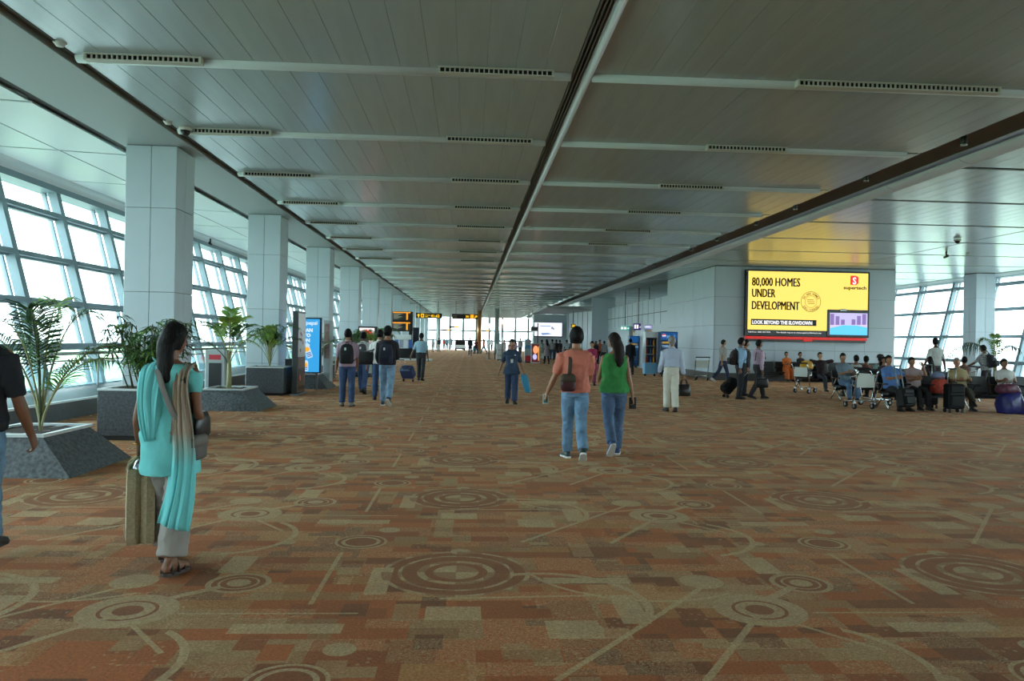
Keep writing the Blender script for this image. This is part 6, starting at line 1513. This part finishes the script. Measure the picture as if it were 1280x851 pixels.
faroff('man in a dark suit walking away right of the buggy', 587.5, 444.5, 1.8, 0, (34, 36, 50), (34, 36, 48))
B_ = faroff('woman in dark red pushing a pushchair right of the dark suited man', 595, 442.5, 1.66, 20, (110, 34, 44), (46, 44, 54), 'f', hair='bun', arms=((36, 6, 40, 0, .8), (36, 6, 40, 0, .8)))
faroff('man in a red shirt and black trousers striding left far down the hall', 604.5, 442, 1.76, 80, (190, 76, 56), (28, 28, 32), legs=((24, 4, 1, None), (-24, 10, 1, 16)))
faroff('man in a white shirt and dark trousers far beyond the red shirted man', 614.5, 438, 1.7, -10, (214, 214, 218), (40, 38, 40))
faroff('traveller in grey far down the hall left of the white shirted man', 610, 436.5, 1.66, 0, (90, 90, 100), (60, 60, 66))
faroff('man in a striped shirt and dark trousers behind the uniformed woman', 650, 446.5, 1.8, 160, (172, 164, 170), (34, 34, 40))
faroff('person in pink at the white counter', 630, 443, 1.66, 30, (220, 160, 170), (196, 190, 200), 'f', hair='bun', legs=ST)
faroff('person in a lilac top beside the pink and white counter', 644, 444, 1.64, 10, (196, 160, 190), (150, 140, 160), 'f', hair='long', legs=ST)
faroff('taller person in brown standing behind the white counter lamp', 638.5, 441, 1.84, 180, (120, 90, 80), (60, 50, 50), legs=ST)
faroff('woman in a grey dress with long black hair near the lit poster', 683, 455, 1.7, 6, (150, 140, 144), (40, 36, 40), 'f', hair='long', dress=-.35)
faroff('woman in teal green with a white scarf left of the grey dress', 677, 451, 1.68, 10, (140, 172, 166), (214, 214, 206), 'f', hair='bun', dress=-.3)
faroff('man in a grey shirt and blue jeans under the far white screen', 690, 450, 1.74, 0, (150, 154, 152), (60, 80, 110))
faroff('man in a black jacket right of the grey shirted man', 695, 449.5, 1.72, 0, (30, 30, 34), (34, 34, 40))
faroff('man in a dark shirt further right under the far white screen', 699.5, 449, 1.7, 20, (44, 44, 52), (50, 50, 60))
faroff('person in white left of the man in salmon', 708, 449, 1.72, 0, (196, 200, 206), (90, 90, 100))
faroff('person in grey close to the man in salmon', 713, 449, 1.7, 0, (130, 136, 140), (50, 50, 56), legs=ST)
faroff('man in an orange shirt between the couple far back', 749.5, 454.5, 1.74, 190, (186, 96, 66), (34, 32, 36), legs=ST)
faroff('woman in black with a yellow scarf between the couple', 744.5, 455, 1.64, 175, (34, 30, 36), (30, 30, 34), 'f', hair='long')
faroff('person in grey far back just left of the woman in green', 755, 455, 1.66, 0, (160, 160, 166), (60, 60, 66))
faroff('person in white behind the kiosk crowd on the left', 541, 440, 1.68, 0, (216, 218, 224), (150, 150, 160), 'f', hair='bun')
faroff('person in a black top and pale trousers far left of the buggy', 548.5, 439.5, 1.74, 10, (40, 42, 50), (176, 172, 160))
faroff('person in red walking far left of the buggy', 555, 437, 1.68, 0, (176, 60, 66), (60, 50, 54), 'f', hair='bun')
faroff('man in a teal shirt far left of the buggy', 558.5, 437.5, 1.84, 0, (104, 160, 176), (44, 44, 54))
faroff('dark clothed person just left of the buggy', 564, 436, 1.7, 0, (44, 46, 54), (40, 40, 48))
# passengers on the buggy and a pushchair
a = at(575, 438.2)
for k, (dx, cl, lab) in enumerate(((-.45, (36, 44, 36), 'buggy passenger in dark green on the left seat'), (.0, (60, 40, 44), 'buggy passenger in maroon on the middle seat'), (.45, (40, 48, 66), 'buggy passenger in blue grey on the right seat'))): person(lab, a.x + dx, a.y + .62, 0, H=1.66, sk='a', legs=((80, 60, 2, None), (80, 60, 2, None)), arms=(HANG, HANG), top=dict(m=cloth(cl), sleeve=.6, hem=-.03), bottom=dict(m=cloth((40, 40, 46))), hz=.62, z0=.38, vox=.022)
pw = B_['root'].location; t = thing('pushchair', 'pale blue pushchair with dark frame pushed by the woman in dark red', 'pushchair', (pw.x - .2, pw.y + .75, 0), rad(20))
b = MB(); b.rings([[Vector((x, y, z)) for y, z in ((-.2, .4), (.2, .35), (.24, .42), (-.1, .5), (-.3, .95), (-.36, .93))] for x in (-.2, .2)], True, False); b.build('seat', cloth((130, 186, 206)), t)
b = MB()
for s_ in (-1, 1): b.tube([(s_ * .22, -.55, 1.0), (s_ * .22, -.3, .7), (s_ * .22, .3, .12)], .015, 6); b.tube([(s_ * .22, .1, .38), (s_ * .22, -.35, .12)], .013, 6)
b.build('frame', M_blackm, t)
for s_ in (-1, 1):
    for yy in (.3, -.35): b = MB(); b.tube([(s_ * .22 - .02, yy, .1), (s_ * .22 + .02, yy, .1)], .1, 12); b.build('wheel', M_rubber, t)

bpy.data.scenes.remove(_tmp)
bpy.data.batch_remove(_scratch)
